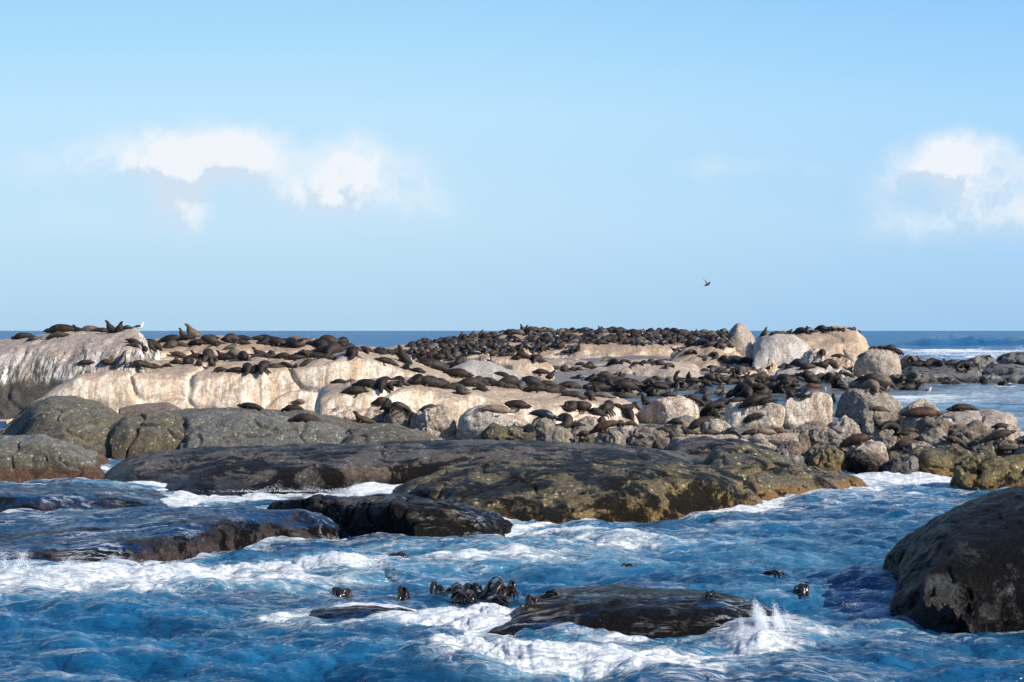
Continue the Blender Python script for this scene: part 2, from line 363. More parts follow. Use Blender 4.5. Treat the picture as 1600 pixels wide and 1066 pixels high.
def boulder(x0, x1, yt, yb, mat, label, zb=0., d=None, p=None, yaw=None, deep=None, cuts=4, amp=1., name='boulder', cat='boulder', seed=None, group=None, tiltx=0.):
    rs = np.random.RandomState(int(x0*7+yt*13) % 100000 if seed is None else seed)
    if d is None: d = dist_at(yb, zb)
    W = (x1-x0)/F*d; top = P(800, yt, d)[2]; bot = P(800, yb, d)[2]
    H = max(top-bot, .1); Hh = H*(1.45); D = (deep or rs.uniform(.75, 1.1))*W
    p = p or rs.uniform(1.9, 3.0); yaw = rs.uniform(-.35, .35) if yaw is None else yaw
    k = 34 if (x1-x0) > 70 else 22 if (x1-x0) > 26 else 14
    U, Fq = CS[k]
    r = (np.abs(U)**p).sum(1)**(-1/p); V = U*r[:, None]
    for _ in range(cuts):
        n = rs.normal(size=3); n[2] = abs(n[2])*.7; n /= np.linalg.norm(n); dd = rs.uniform(.60, .92)
        s = V@n-dd; V = V-n*(np.clip(s, 0, None)*.8)[:, None]
    V = V*(1+.10*fbm(V*.9+rs.uniform(0, 90), 2)[:, None])
    V[:, 0] /= np.abs(V[:, 0]).max(); V[:, 2] -= V[:, 2].min(); V[:, 2] *= 2/V[:, 2].max(); V[:, 2] -= 1
    V[:, 1] /= np.abs(V[:, 1]).max()
    V = V*np.array((W/2, D/2, Hh/2))
    ca, sa = math.cos(yaw), math.sin(yaw); fac = 1/(abs(ca)+abs(sa)*D/W*.55)
    V[:, :2] = V[:, :2]@np.array(((ca, sa), (-sa, ca)))*fac
    if x1-x0 < 75 and not tiltx and cuts > 3: tiltx = rs.uniform(-.25, .25)
    if tiltx: V[:, 2] += V[:, 0]*tiltx
    c = P((x0+x1)/2, yb, d+D*.42); V = V+np.array((c[0], c[1], top-Hh/2))
    N = vnormals(V, Fq); S = min(1.2, max(W, .3)/2.2); o = rs.uniform(0, 99)
    q_ = V/(.8*S)+o; q_ = q_+.3*fbm(q_*1.4, 2)[:, None]; f1, f2 = worley(q_)
    V = V+N*(amp*(.15*S*fbm((V+o)/(.9*S), 4)+.03*fbm((V+o)/.2, 3)-.08*S*np.exp(-((f2-f1)/.07)**2)+.09*S*(f2-f1)))[:, None]
    return finish_rock(name, V, Fq, M[mat], label, cat, group)

ORD = ['first', 'second', 'third', 'fourth', 'fifth', 'sixth', 'seventh', 'eighth', 'ninth', 'tenth', 'eleventh', 'twelfth', 'thirteenth', 'fourteenth', 'fifteenth', 'sixteenth', 'seventeenth', 'eighteenth', 'nineteenth', 'twentieth', 'twenty-first', 'twenty-second', 'twenty-third', 'twenty-fourth', 'twenty-fifth', 'twenty-sixth', 'twenty-seventh', 'twenty-eighth', 'twenty-ninth', 'thirtieth']
z0 = ('z', -.25)
# far, behind everything on the right: low wet rocks in the surf
boulder(1555, 1660, 551, 578, 'wetgrey', 'low rounded grey rock in the surf at the far right edge', zb=.1, d=172, name='surf_rock', cat='rock')
boulder(1498, 1566, 558, 584, 'wetgrey', 'smooth wet dome of rock standing left of the far right surf rock', zb=.1, d=168, name='surf_rock', cat='rock')
boulder(1541, 1562, 565, 578, 'wetgrey', 'small round stone between the two domed surf rocks', d=165)
boulder(1405, 1445, 555, 575, 'wetgrey', 'small brown hump behind the round capped boulder on the right', d=178)
loft('rock_shelf', 'wide wet shelf of grey rock carrying seals before the far right surf', [((158, 160), [(1412, 578), (1430, 570), (1470, 566), (1510, 572), (1545, 584), (1580, 588), (1640, 590)]),
      ((150, 152), [(1412, 588), (1440, 578), (1480, 574), (1520, 580), (1560, 592), (1600, 594), (1640, 596)]), ((146, 148), [(1412, 597), (1450, 593), (1520, 597), (1560, 599), (1600, 604), (1640, 606)])], M['wetgrey'], crack=.7, cs=.25, seed=1, amp=1.4)
loft('rock_shelf', 'dark low slab running out of the picture below the domed surf rocks', [(150, [(1538, 585), (1560, 577), (1600, 573), (1660, 572)]), (146, [(1538, 592), (1570, 586), (1660, 584)]), (142, [(1538, 602), (1660, 604)])], M['wetgrey'], seed=2, crack=.6, cs=.3, amp=1.3)
for x0_, x1_, a_, b_ in ((1490, 1530, 578, 592), (1430, 1462, 584, 597), (1530, 1575, 588, 602), (1590, 1625, 590, 604), (1400, 1425, 590, 602), (1470, 1500, 592, 603), (1560, 1580, 596, 606)):
    boulder(x0_, x1_, a_, b_, 'wetgrey', 'dark broken rock in the mid right surf, %s from left' % ORD[sorted((1400, 1430, 1470, 1490, 1530, 1560, 1590)).index(x0_)], zb=-.1, group='dark broken rocks in the surf', amp=1.5)
# the far ridge
loft('rock_ridge', 'long low ridge crowded with seals on the horizon', [((215, 215), [(565, 552), (600, 545), (650, 537), (700, 529), (760, 523), (830, 518), (930, 517), (1000, 520), (1100, 520), (1140, 524), (1190, 545)]),
      ((192, 186), [(560, 566), (620, 556), (700, 548), (780, 545), (840, 541), (900, 537), (960, 537), (1040, 538), (1100, 540), (1190, 560)]),
      ((190, 184.6), [(560, 572), (640, 562), (740, 556), (840, 552), (900, 546), (960, 547), (1040, 548), (1100, 550), (1190, 566)]),
      ((189, 183.8), [(560, 590), (760, 586), (860, 572), (900, 562), (1000, 562), (1060, 563), (1190, 572)])], M['ridge'], back=14, crack=.35, cs=.2, seed=3, zb=0)
loft('rock_dome', 'smooth cream shoulder sloping down to the right below the cone-shaped rock', [((178, 176), [(1050, 548), (1080, 536), (1115, 524), (1140, 523), (1165, 535), (1188, 566)]),
      (172, [(1045, 560), (1085, 548), (1120, 538), (1150, 545), (1190, 570)]), (168, [(1040, 575), (1120, 566), (1160, 566), (1192, 574)]), (166, [(1040, 590), (1190, 586)])], M['ridge'], back=5, seed=4, zb=0, crack=.2)
loft('pointed_rock', 'pointed cone-shaped rock standing against the sky', [(176, [(1137, 528), (1143, 515), (1149, 507), (1155, 505), (1161, 508), (1172, 518), (1181, 534)]), (174.5, [(1136, 532), (1145, 520), (1153, 510), (1162, 518), (1172, 526), (1182, 538)]), (172.5, [(1136, 545), (1182, 548)])], M['pinkish'], back=2, seed=41, zb=1, rs=1.3, step=.7, sm=.05)
boulder(1165, 1179, 535, 556, 'ridge', 'small upright stone wedged below the cone-shaped rock', d=168, p=2.4, cuts=2)
loft('rock_dome', 'large sandy mound at the right end of the skyline with seals along its crest', [((176, 178), [(1192, 540), (1215, 522), (1260, 514), (1300, 509), (1335, 512), (1350, 525), (1358, 560)]),
      ((171, 172), [(1192, 548), (1230, 528), (1270, 520), (1310, 515), (1338, 522), (1352, 540), (1360, 565)]), ((168, 168), [(1192, 565), (1260, 550), (1310, 545), (1345, 550), (1362, 572)]), (166, [(1192, 585), (1362, 585)])], M['ridge'], back=7, crack=.3, seed=5, zb=0)
loft('rock_dome', 'pale grey dome with a curved crack right of the cone-shaped rock', [((168, 166), [(1177, 545), (1188, 528), (1210, 521), (1235, 523), (1258, 535), (1278, 552)]),
      (163, [(1176, 553), (1190, 538), (1212, 531), (1240, 533), (1262, 545), (1280, 558)]), (161, [(1176, 568), (1230, 563), (1280, 568)]), (159, [(1176, 585), (1280, 582)])], M['pale'], back=5, seed=6, zb=0)
boulder(1250, 1287, 546, 573, 'pale', 'smooth grey boulder with a seal on its right side below the sandy mound', d=158)
boulder(1297, 1333, 558, 585, 'ridge', 'blocky sandy boulder with one seal on top beside the round capped boulder', d=150, p=3.5)
boulder(1329, 1413, 543, 594, 'pinkish', 'big rounded boulder with dark top and pale drip-marked front', d=146, p=2.7, seed=44, amp=.45)
boulder(1195, 1216, 560, 584, 'ridge', 'narrow sandy stone below the pale cracked dome', d=152, p=3)
loft('rock_ledge', 'low whitish ledge with a row of seals right of centre', [(150, [(1212, 582), (1240, 574), (1290, 570), (1325, 578), (1338, 590)]), (145, [(1211, 585), (1240, 578), (1290, 575), (1322, 582), (1340, 594)]), (143, [(1210, 597), (1340, 600)])], M['pale'], crack=.4, seed=7)
loft('rock_ledge', 'short ochre-footed ledge under the dense black row of seals', [(152, [(1100, 585), (1120, 578), (1160, 576), (1195, 580), (1212, 590)]), (147, [(1098, 588), (1130, 582), (1180, 581), (1208, 588)]), (145, [(1098, 599), (1212, 600)])], M['ridge'], crack=.4, seed=8)
loft('rock_ledge', 'broad cream ledge with dark streaks in the third tier from the skyline', [((166, 158), [(905, 575), (925, 566), (980, 561), (1040, 563), (1085, 570), (1108, 590)]), ((158, 152), [(900, 582), (930, 571), (980, 568), (1040, 570), (1080, 576), (1108, 592)]), ((154, 148), [(900, 600), (960, 600), (1108, 602)])], M['block'], crack=.3, seed=9, zb=0)
loft('rock_ledge', 'uneven buff slope below the face of the far ridge', [(170, [(815, 575), (850, 562), (900, 560), (940, 572), (955, 590)]), (155, [(815, 588), (850, 578), (900, 578), (935, 584), (955, 596)]), (145, [(815, 604), (955, 604)])], M['pinkish'], crack=.5, seed=10, zb=0)
loft('rock_block', 'squared rusty cream block left of centre below the far ridge', [(150, [(748, 560), (765, 553), (800, 554), (840, 558), (862, 574)]), (145, [(746, 566), (765, 558), (800, 560), (842, 564), (864, 580)]), (143, [(746, 590), (864, 594)])], M['ridge'], crack=.7, cs=.3, seed=11, zb=0)
loft('rock_slab', 'smooth bluish grey slab sloping down right below the squared rusty block', [(128, [(695, 575), (735, 562), (765, 562), (800, 578), (835, 596)]), (120, [(690, 588), (735, 574), (770, 576), (800, 588), (838, 604)]), (116, [(690, 604), (838, 612)])], M['pale'], seed=12, zb=0)
# left side
loft('rock_mound', 'huge rounded rock with white streaks at the left edge', [((98, 92), [(-160, 552), (-60, 545), (0, 533), (50, 527), (100, 520), (160, 517), (200, 516), (222, 520), (238, 536)]),
      ((90, 88), [(-160, 566), (0, 548), (50, 540), (100, 533), (160, 528), (215, 530), (238, 545)]), ((87, 86.5), [(-160, 620), (0, 590), (60, 578), (120, 565), (180, 552), (238, 556)]), ((84.5, 85), [(-160, 680), (0, 660), (80, 640), (140, 610), (238, 590)]), ((83.5, 84.5), [(-160, 730), (238, 640)])], M['mound'], back=8, seed=13, crack=.25, cs=.22, e=(.0, .05))
loft('rock_ledge', 'upper cream ledge behind the long wall packed with seals', [((108, 108), [(185, 548), (215, 534), (260, 529), (320, 527), (380, 527), (450, 530), (520, 533), (590, 545), (650, 558)]),
      ((97, 100), [(180, 560), (215, 550), (260, 545), (320, 543), (400, 545), (480, 545), (590, 560), (650, 570)]), ((96, 98.8), [(180, 590), (300, 575), (450, 570), (650, 595)]), ((95.5, 98), [(180, 640), (650, 640)])], M['ridge'], back=6, seed=14, crack=.2, zb=.3)
loft('rock_wall', 'long cream wall with rusty and white drips below the seals on the left', [((93, 97), [(60, 612), (110, 585), (150, 571), (220, 566), (300, 562), (380, 556), (450, 552), (520, 546), (580, 550), (650, 566), (720, 585), (790, 606)]),
      ((84, 88), [(20, 660), (60, 622), (120, 592), (180, 582), (250, 582), (320, 583), (400, 580), (470, 568), (540, 560), (600, 566), (680, 588), (790, 614)]),
      ((83.0, 87.0), [(12, 690), (60, 642), (120, 615), (180, 606), (250, 606), (330, 608), (420, 606), (490, 592), (560, 588), (640, 600), (790, 622)]),
      ((82, 86), [(10, 720), (60, 690), (200, 660), (490, 660), (790, 650)])], M['wall'], back=6, seed=15, crack=.5, cs=.22, zb=.2)
loft('rock_wall', 'rounded cream rock in the middle with seals lying along its crest', [((78, 82), [(495, 625), (510, 602), (560, 592), (640, 588), (700, 594), (760, 600), (830, 606), (900, 614), (960, 622), (1000, 640)]),
      ((72, 76), [(490, 636), (510, 616), (560, 608), (640, 604), (700, 610), (770, 618), (850, 625), (930, 632), (1000, 650)]), ((71, 75), [(490, 655), (560, 636), (700, 634), (800, 636), (900, 648), (1000, 664)]), ((70.5, 74), [(490, 680), (700, 684), (1000, 684)])], M['wall'], back=4, seed=16, crack=.25, cs=.25, zb=0)
boulder(500, 610, 638, 676, 'block', 'low pale block at the left foot of the rounded cream rock', d=66.5, p=3.6, deep=.4, yaw=.05, cuts=2)
boulder(597, 645, 635, 676, 'wetgrey', 'dark-patched upright block between two pale stones', d=65.5, p=4, yaw=0, cuts=2)
boulder(636, 720, 636, 688, 'pinkish', 'tilted brown boulder with a sharp top edge under two seals', d=64.5, p=2.6, cuts=6, seed=21, tiltx=-.12)
boulder(706, 838, 634, 690, 'block', 'broad pale boulder with a mossy left side below two sleeping seals', d=64, p=2.9, seed=5, deep=.7, amp=.5)
boulder(812, 870, 650, 690, 'grey', 'rough grey stone behind the black seal sliding downwards', d=63)
# cream blocks right of centre
boulder(985, 1097, 617, 672, 'block', 'flat-topped pale rock with green underside in mid picture', d=77, p=2.8, seed=31, deep=.8, amp=.4)
boulder(1133, 1228, 627, 684, 'block', 'squared cream block left of the dark vertical crack', d=75, p=7, yaw=.04, cuts=1, amp=.35, deep=.7)
boulder(1217, 1304, 613, 688, 'block', 'taller cream block right of the dark vertical crack', d=75.4, p=6, yaw=-.1, cuts=2, amp=.4, deep=.8)
boulder(1040, 1262, 678, 722, 'pinkish', 'wide low pedestal rock in front of the cream blocks', d=61, p=4.5, yaw=.03, deep=.35, cuts=1, seed=3)
boulder(1228, 1268, 682, 716, 'brown', 'brown stone at the right end of the low pedestal', d=61, p=3.4)
boulder(975, 1060, 672, 712, 'grey', 'domed grey boulder left of the low pedestal', d=62, p=2.4)
boulder(1296, 1408, 608, 660, 'grey', 'rounded grey boulder with a shadowed left face right of the cream blocks', d=84, p=2.4, seed=9, amp=.5)
boulder(1402, 1474, 625, 668, 'pinkish', 'light brown round boulder behind a large reclining seal', d=80, p=2.3, amp=.5)
loft('rock_slab', 'long buff slab at the right bordering the back channel', [(80, [(1448, 662), (1470, 645), (1500, 641), (1550, 641), (1580, 648), (1594, 668)]), (75, [(1446, 672), (1475, 653), (1520, 650), (1570, 654), (1596, 676)]), (73, [(1446, 690), (1520, 686), (1596, 694)])], M['pinkish'], seed=17, crack=.4, cs=.6)
# boulder rows: (x0, x1, ytop, ybase, material)
MW = {'grey': 'speckled grey', 'brown': 'rough brown', 'pinkish': 'buff', 'olive': 'olive', 'block': 'pale', 'dark': 'dark', 'gold': 'golden brown', 'wetgrey': 'wet dark', 'rust': 'rusty'}
rows = {
 'in the back row of the right-hand boulder field': (.55, [(1250, 1300, 660, 690, 'brown'), (1290, 1345, 650, 690, 'pinkish'), (1335, 1405, 640, 678, 'grey'), (1398, 1470, 646, 680, 'pinkish'), (1432, 1500, 655, 690, 'brown'), (1480, 1540, 662, 692, 'brown'), (1535, 1600, 668, 700, 'pinkish'), (1590, 1650, 672, 702, 'grey')]),
 'in the second row of the right-hand boulder field': (.38, [(1238, 1290, 668, 704, 'grey'), (1262, 1330, 672, 706, 'grey'), (1298, 1372, 680, 712, 'pinkish'), (1362, 1402, 668, 706, 'grey'), (1396, 1448, 676, 706, 'brown'), (1438, 1492, 672, 708, 'grey'), (1478, 1540, 676, 712, 'brown'), (1520, 1580, 680, 716, 'brown'), (1570, 1640, 686, 716, 'wetgrey')]),
 'in the third row of the right-hand boulder field': (.22, [(1212, 1262, 690, 724, 'brown'), (1255, 1335, 692, 730, 'brown'), (1322, 1382, 688, 734, 'pinkish'), (1380, 1410, 706, 728, 'olive'), (1392, 1466, 694, 728, 'grey'), (1455, 1520, 692, 728, 'brown'), (1512, 1560, 694, 728, 'olive'), (1552, 1595, 688, 726, 'brown'), (1588, 1650, 692, 730, 'grey'), (1505, 1530, 706, 726, 'grey')]),
 'along the waterline of the right-hand boulder field': (.0, [(1195, 1262, 706, 742, 'wetgrey'), (1262, 1332, 700, 742, 'gold'), (1310, 1384, 710, 744, 'dark'), (1376, 1440, 716, 747, 'wetgrey'), (1410, 1535, 706, 746, 'gold'), (1488, 1560, 724, 742, 'wetgrey'), (1400, 1424, 700, 730, 'grey')]),
 'below the black and tan seals': (.45, [(838, 900, 668, 700, 'grey'), (862, 932, 660, 690, 'grey'), (898, 950, 652, 682, 'pinkish'), (928, 975, 670, 704, 'grey'), (905, 940, 678, 700, 'olive'), (955, 1010, 662, 690, 'pinkish'), (1000, 1040, 664, 692, 'olive'), (750, 850, 668, 700, 'olive')]),
 'around the shallow pools in mid picture': (.15, [(905, 965, 622, 652, 'pinkish'), (950, 990, 634, 662, 'grey'), (1040, 1095, 650, 680, 'grey'), (1092, 1135, 634, 662, 'wetgrey'), (1095, 1142, 655, 684, 'pinkish'), (1300, 1335, 590, 610, 'wetgrey'), (1150, 1200, 606, 622, 'wetgrey'), (1205, 1245, 598, 616, 'wetgrey'), (1010, 1050, 600, 618, 'wetgrey'), (960, 1000, 600, 618, 'grey'), (1055, 1100, 592, 608, 'wetgrey'), (1330, 1390, 590, 612, 'wetgrey'), (1395, 1440, 585, 606, 'wetgrey')]),
}
for site, (zb, lst) in rows.items():
    lst = sorted(lst, key=lambda q: q[0]+q[1])
    for i, (x0, x1, yt, yb, mt) in enumerate(lst):
        lab = '%s boulder %s, %s from left' % (MW[mt], site, ORD[i])
        boulder(x0-3, x1+3, yt, yb, mt, lab, zb=zb*.5, group='boulders '+site, amp=.85)
# left front
loft('rock_mound', 'tall olive-grey hump of barnacled rock on the left with a shadowed notch', [(66, [(-40, 700), (15, 660), (45, 632), (80, 618), (120, 622), (160, 632), (195, 655), (215, 700)]), (62, [(-40, 715), (20, 680), (50, 650), (80, 638), (120, 636), (165, 645), (200, 672), (217, 715)]),
     (59.5, [(-40, 735), (30, 705), (100, 680), (170, 690), (218, 725)]), (58, [(-40, 750), (218, 745)])], M['olive'], seed=18, crack=.3, cs=.35, back=4)
loft('rock_ledge', 'cracked grey block of rock right of the olive hump', [(62, [(172, 670), (195, 650), (240, 642), (280, 650), (300, 680)]), (59.5, [(170, 684), (200, 662), (250, 656), (285, 664), (302, 690)]), (58, [(170, 722), (302, 716)])], M['olive'], seed=19, crack=.4, cs=.5, back=3)
loft('rock_slab', 'thin dark slab lying on the ledge under the cream wall', [(71, [(185, 640), (215, 632), (262, 629), (278, 636)]), (69.5, [(185, 643), (215, 637), (262, 634), (279, 639)]), (69, [(185, 652), (279, 648)])], M['brown'], seed=20, back=1.5, zb=.6, amp=.4)
loft('rock_ledge', 'brown mossy ledge running along the foot of the cream wall', [((70, 66), [(200, 645), (300, 640), (400, 638), (480, 641), (560, 660), (620, 668)]), ((66, 63), [(195, 660), (300, 652), (420, 650), (520, 660), (625, 680)]), ((63, 61), [(195, 700), (625, 700)])], M['olive'], seed=21, back=4, crack=.4, zb=.1)
loft('rock_ledge', 'long grey-blue barnacled ledge left of centre', [((63, 60), [(272, 672), (290, 648), (340, 643), (400, 648), (480, 655), (530, 662), (556, 688)]), ((60, 58), [(272, 690), (295, 662), (350, 655), (420, 660), (500, 668), (560, 692)]), ((57, 57), [(272, 712), (560, 712)])], M['rust'], seed=22, back=3, crack=.25, cs=.35)
loft('rock_ledge', 'low olive hump at the right end of the grey-blue ledge', [(60, [(520, 690), (545, 668), (600, 664), (660, 672), (700, 692)]), (57, [(520, 700), (550, 678), (610, 674), (665, 682), (704, 698)]), (55, [(520, 715), (704, 712)])], M['olive'], seed=23, back=3, crack=.3)
loft('boulder', 'low grey boulder with a rusty foot at the left edge', [(55, [(-80, 700), (-20, 685), (30, 678), (65, 675), (110, 692), (150, 716), (168, 748)]), (51.5, [(-80, 715), (0, 700), (60, 692), (110, 708), (150, 730), (170, 756)]), (z0, [(-80, 768), (60, 765), (172, 764)])], M['rust'], seed=24, back=3, crack=.28, cs=.5, e=(0, .04))
# great dark whaleback and the golden rocks in front
loft('whaleback_rock', 'long dark whaleback rock stretching across the middle foreground', [((55, 53), [(150, 748), (200, 712), (260, 702), (350, 700), (450, 696), (560, 692), (700, 690), (850, 690), (950, 692), (1050, 704), (1120, 722), (1180, 745)]),
     ((51, 50), [(145, 756), (210, 722), (300, 710), (450, 706), (600, 704), (750, 702), (900, 704), (1040, 715), (1180, 755)]), ((49, 47), [(145, 765), (220, 748), (320, 742), (450, 735), (620, 730), (800, 728), (1000, 740), (1180, 770)]), (z0, [(145, 776), (260, 792), (450, 782), (640, 776), (900, 780), (1180, 790)])], M['dark'], seed=25, back=5, crack=.2, cs=.3, amp=.75)
loft('rock_slope', 'speckled brown shoulder of rock above the golden point', [(58, [(1040, 715), (1052, 692), (1100, 684), (1160, 688), (1200, 700), (1240, 716), (1262, 735)]), (55, [(1038, 725), (1060, 704), (1110, 697), (1170, 702), (1220, 718), (1266, 742)]), (52, [(1036, 745), (1270, 755)])], M['dark'], seed=26, back=3, crack=.3)
loft('rock_point', 'golden barnacled point running out to the right into the channel', [((50, 51), [(1105, 730), (1120, 703), (1170, 700), (1215, 712), (1255, 732), (1300, 738), (1340, 741), (1366, 756)]), ((46.5, 49), [(1100, 750), (1125, 722), (1180, 716), (1230, 732), (1290, 748), (1340, 750), (1368, 761)]), ((43.8, 47.6), [(1098, 780), (1140, 765), (1200, 762), (1280, 766), (1340, 762), (1370, 765)]), (z0, [(1098, 808), (1200, 797), (1300, 785), (1372, 773)])], M['gold'], seed=27, back=3, crack=.45, cs=.5)
loft('rock_dome', 'broad golden and black weed-covered rock in the centre foreground', [((46, 45.5), [(600, 775), (640, 752), (700, 733), (770, 721), (870, 718), (960, 720), (1050, 722), (1120, 735), (1170, 752), (1200, 785)]),
     ((43, 43), [(600, 784), (660, 762), (740, 748), (850, 742), (960, 742), (1060, 744), (1130, 756), (1202, 792)]), ((40.5, 41.5), [(605, 792), (680, 784), (780, 780), (880, 778), (1000, 774), (1120, 778), (1204, 800)]), (z0, [(610, 800), (720, 826), (860, 838), (980, 826), (1100, 812), (1206, 806)])], M['goldweed'], seed=28, back=3, crack=.3, cs=.4)
boulder(1490, 1680, 712, 768, 'gold', 'long brown-grey rock at the right edge across the channel', zb=0, p=2.5, deep=.4, seed=4, yaw=0)
loft('awash_ledge', 'upper wave-washed ledge at the left edge under blue running water', [((46, 45), [(-200, 756), (0, 758), (120, 757), (200, 764), (250, 778), (300, 798)]), ((41, 42), [(-200, 778), (0, 778), (120, 776), (220, 784), (300, 804)]), ((40.6, 41.6), [(-200, 798), (0, 795), (150, 790), (240, 795), (300, 808)]), (z0, [(-200, 822), (0, 820), (150, 812), (300, 812)])], M['awash'], seed=29, back=3, e=(0, .05), amp=.8, rs=.7)
loft('awash_ledge', 'wide lower ledge at the left with water pouring over its front', [((38.5, 37), [(-200, 806), (0, 804), (120, 800), (250, 794), (380, 790), (480, 800), (560, 835)]), ((34.6, 35.4), [(-200, 858), (0, 848), (150, 834), (300, 818), (420, 806), (500, 815), (566, 842)]), ((33.1, 34.5), [(-200, 882), (0, 866), (150, 850), (300, 838), (430, 824), (570, 846)]), (z0, [(-200, 918), (0, 908), (150, 903), (300, 885), (440, 862), (572, 852)])], M['awash'], seed=30, back=2.5, e=(0, .04), amp=.8, rs=.6)
loft('rock_dome', 'weed-draped rock with trickling water between ledge and golden rock', [((39.5, 38), [(405, 800), (430, 784), (490, 776), (560, 774), (640, 774), (710, 786), (770, 804), (825, 836)]), ((37, 36.5), [(408, 808), (440, 794), (520, 788), (620, 788), (700, 798), (770, 818), (828, 842)]), ((35.2, 35.4), [(412, 818), (500, 815), (620, 818), (720, 826), (830, 846)]), (z0, [(420, 830), (540, 850), (660, 868), (760, 862), (834, 846)])], M['weedy'], seed=31, back=2, crack=.3, cs=.8, rs=.6)
loft('awash_rock', 'low broad rock in the near surf with waves breaking round it', [((27.0, 26.4), [(800, 962), (835, 932), (880, 919), (950, 913), (1030, 915), (1110, 922), (1180, 938), (1225, 962), (1256, 996)]), ((25.7, 25.4), [(775, 978), (820, 950), (890, 936), (960, 930), (1050, 932), (1130, 942), (1205, 960), (1262, 1000)]), ((24.95, 24.85), [(752, 992), (830, 976), (920, 968), (1040, 964), (1150, 972), (1220, 988), (1266, 1006)]), (('z', -.35), [(740, 1040), (900, 1044), (1100, 1042), (1274, 1044)])], M['weedyblack'], seed=32, back=1.2, rs=.6, sm=.01, amp=.8)
loft('awash_rock', 'long low rock just breaking the surface left of the broad awash rock', [(26.9, [(446, 972), (490, 953), (560, 947), (620, 947), (680, 958)]), (26.5, [(448, 978), (495, 961), (570, 955), (682, 966)]), (26.2, [(448, 990), (500, 980), (580, 975), (684, 982)]), (('z', -.3), [(450, 1008), (684, 1004)])], M['weedyblack'], seed=33, back=.8, rs=.35, e=(.08, .08), sm=.01)
loft('black_boulder', 'great black mussel-covered boulder at the right edge', [((30, 31), [(1402, 930), (1406, 890), (1416, 858), (1432, 832), (1460, 808), (1500, 786), (1560, 768), (1620, 760), (1760, 755), (1900, 790)]), ((28, 28.5), [(1398, 945), (1404, 915), (1416, 880), (1445, 850), (1480, 826), (1530, 800), (1620, 782), (1760, 780), (1900, 810)]),
     ((26.4, 26), [(1380, 962), (1410, 935), (1450, 905), (1520, 880), (1620, 870), (1760, 870), (1900, 880)]), (('z', -.3), [(1375, 985), (1440, 1002), (1520, 1018), (1620, 1024), (1900, 1030)])], M['black'], seed=34, back=2.5, crack=.15, cs=.5, rs=.6, e=(.012, 0), sm=.006)

# ---------------------------------------------------------------- bedrock under the flats
ctrl = []
for px, py, z in [(840, 600, .5), (900, 600, .35), (960, 606, .10), (1000, 600, .05), (1060, 606, -.1), (1130, 600, -.15), (1130, 620, -.12), (1050, 622, .0), (1180, 612, .15), (1250, 606, .2), (1320, 606, .05), (1380, 600, .2), (1430, 600, .2), (1400, 625, -.1), (1340, 625, 0.),
                  (1280, 600, .05), (1240, 640, .3), (1150, 650, -.05), (1100, 650, .1), (1000, 660, .3), (920, 650, .6), (850, 660, .5), (900, 680, .3), (1000, 690, .2), (1100, 700, .1), (1280, 680, .3), (1350, 690, .2), (1420, 680, .25), (1500, 690, .2), (1580, 700, .15), (1300, 725, .0), (1400, 725, -.1), (1500, 725, -.1),
                  (1300, 760, -.8), (1450, 760, -.8), (1600, 770, -1), (1550, 650, -.4), (1480, 630, -.4), (1600, 640, -1), (1500, 612, -.4), (1600, 612, -.8), (1700, 650, -1.2), (1560, 600, -.5), (1470, 598, .1), (700, 620, .3), (500, 660, .2), (300, 660, .2), (100, 700, .1), (0, 740, -.3), (600, 700, .1), (800, 700, .1), (800, 740, -.4), (400, 740, -.4), (1100, 740, -.4), (950, 720, 0)]:
    ctrl.append((*P(px, py, dist_at(py, z))[:2], z))
for px, dd, z in [(840, 165, 1.2), (900, 170, 1.6), (1000, 160, .8), (1100, 158, .8), (1200, 158, .9), (1300, 155, .8), (1400, 155, .5), (1400, 175, .3), (1200, 180, 1.), (1000, 190, 2), (800, 200, 2), (700, 140, .8), (600, 180, 1.), (600, 240, -1), (1100, 240, -1), (1400, 220, -1.5), (1600, 190, -1), (1500, 165, .1), (300, 130, -.5), (0, 120, -1), (-300, 90, -1.5), (500, 130, .3), (-200, 60, -1.2), (1750, 120, -1.5), (1750, 80, -1.5), (1800, 60, -1.5)]:
    q = P(px, 517, dd); ctrl.append((q[0], q[1], z))
ctrl = np.array(ctrl)
gx = np.linspace(-46, 66, 320); gy = np.exp(np.linspace(math.log(44), math.log(245), 360))
GX, GY = np.meshgrid(gx, gy); GXs = GX.ravel()
Xw = GXs*(.55+.45*GY.ravel()/150); Yw = GY.ravel()
wsum = np.zeros(len(Xw)); zs = np.zeros(len(Xw))
for cx, cy, cz in ctrl:
    sc_ = 1/(.04*cy+1.); w = 1/(((Xw-cx)*sc_)**2+((Yw-cy)*sc_*.5)**2+.02)**1.6
    wsum += w; zs += w*cz
Zw = zs/wsum
pp = np.stack([Xw, Yw, np.zeros_like(Xw)], 1)
Zw += .12*fbm(pp/3.1, 5, .55)+.05*fbm(pp/.8, 3)
ny, nx = GX.shape; idx = np.arange(ny*nx).reshape(ny, nx)
FB = np.stack([idx[:-1, :-1].ravel(), idx[:-1, 1:].ravel(), idx[1:, 1:].ravel(), idx[1:, :-1].ravel()], 1)
VB = np.stack([Xw, Yw, Zw], 1)
me = mesh_np('bedrock', VB, FB, M['bedrock']); bo = link('bedrock', me); tag(bo, 'wet low bedrock between the boulders and pools', None, None, 'structure')
BV.append((VB, FB))
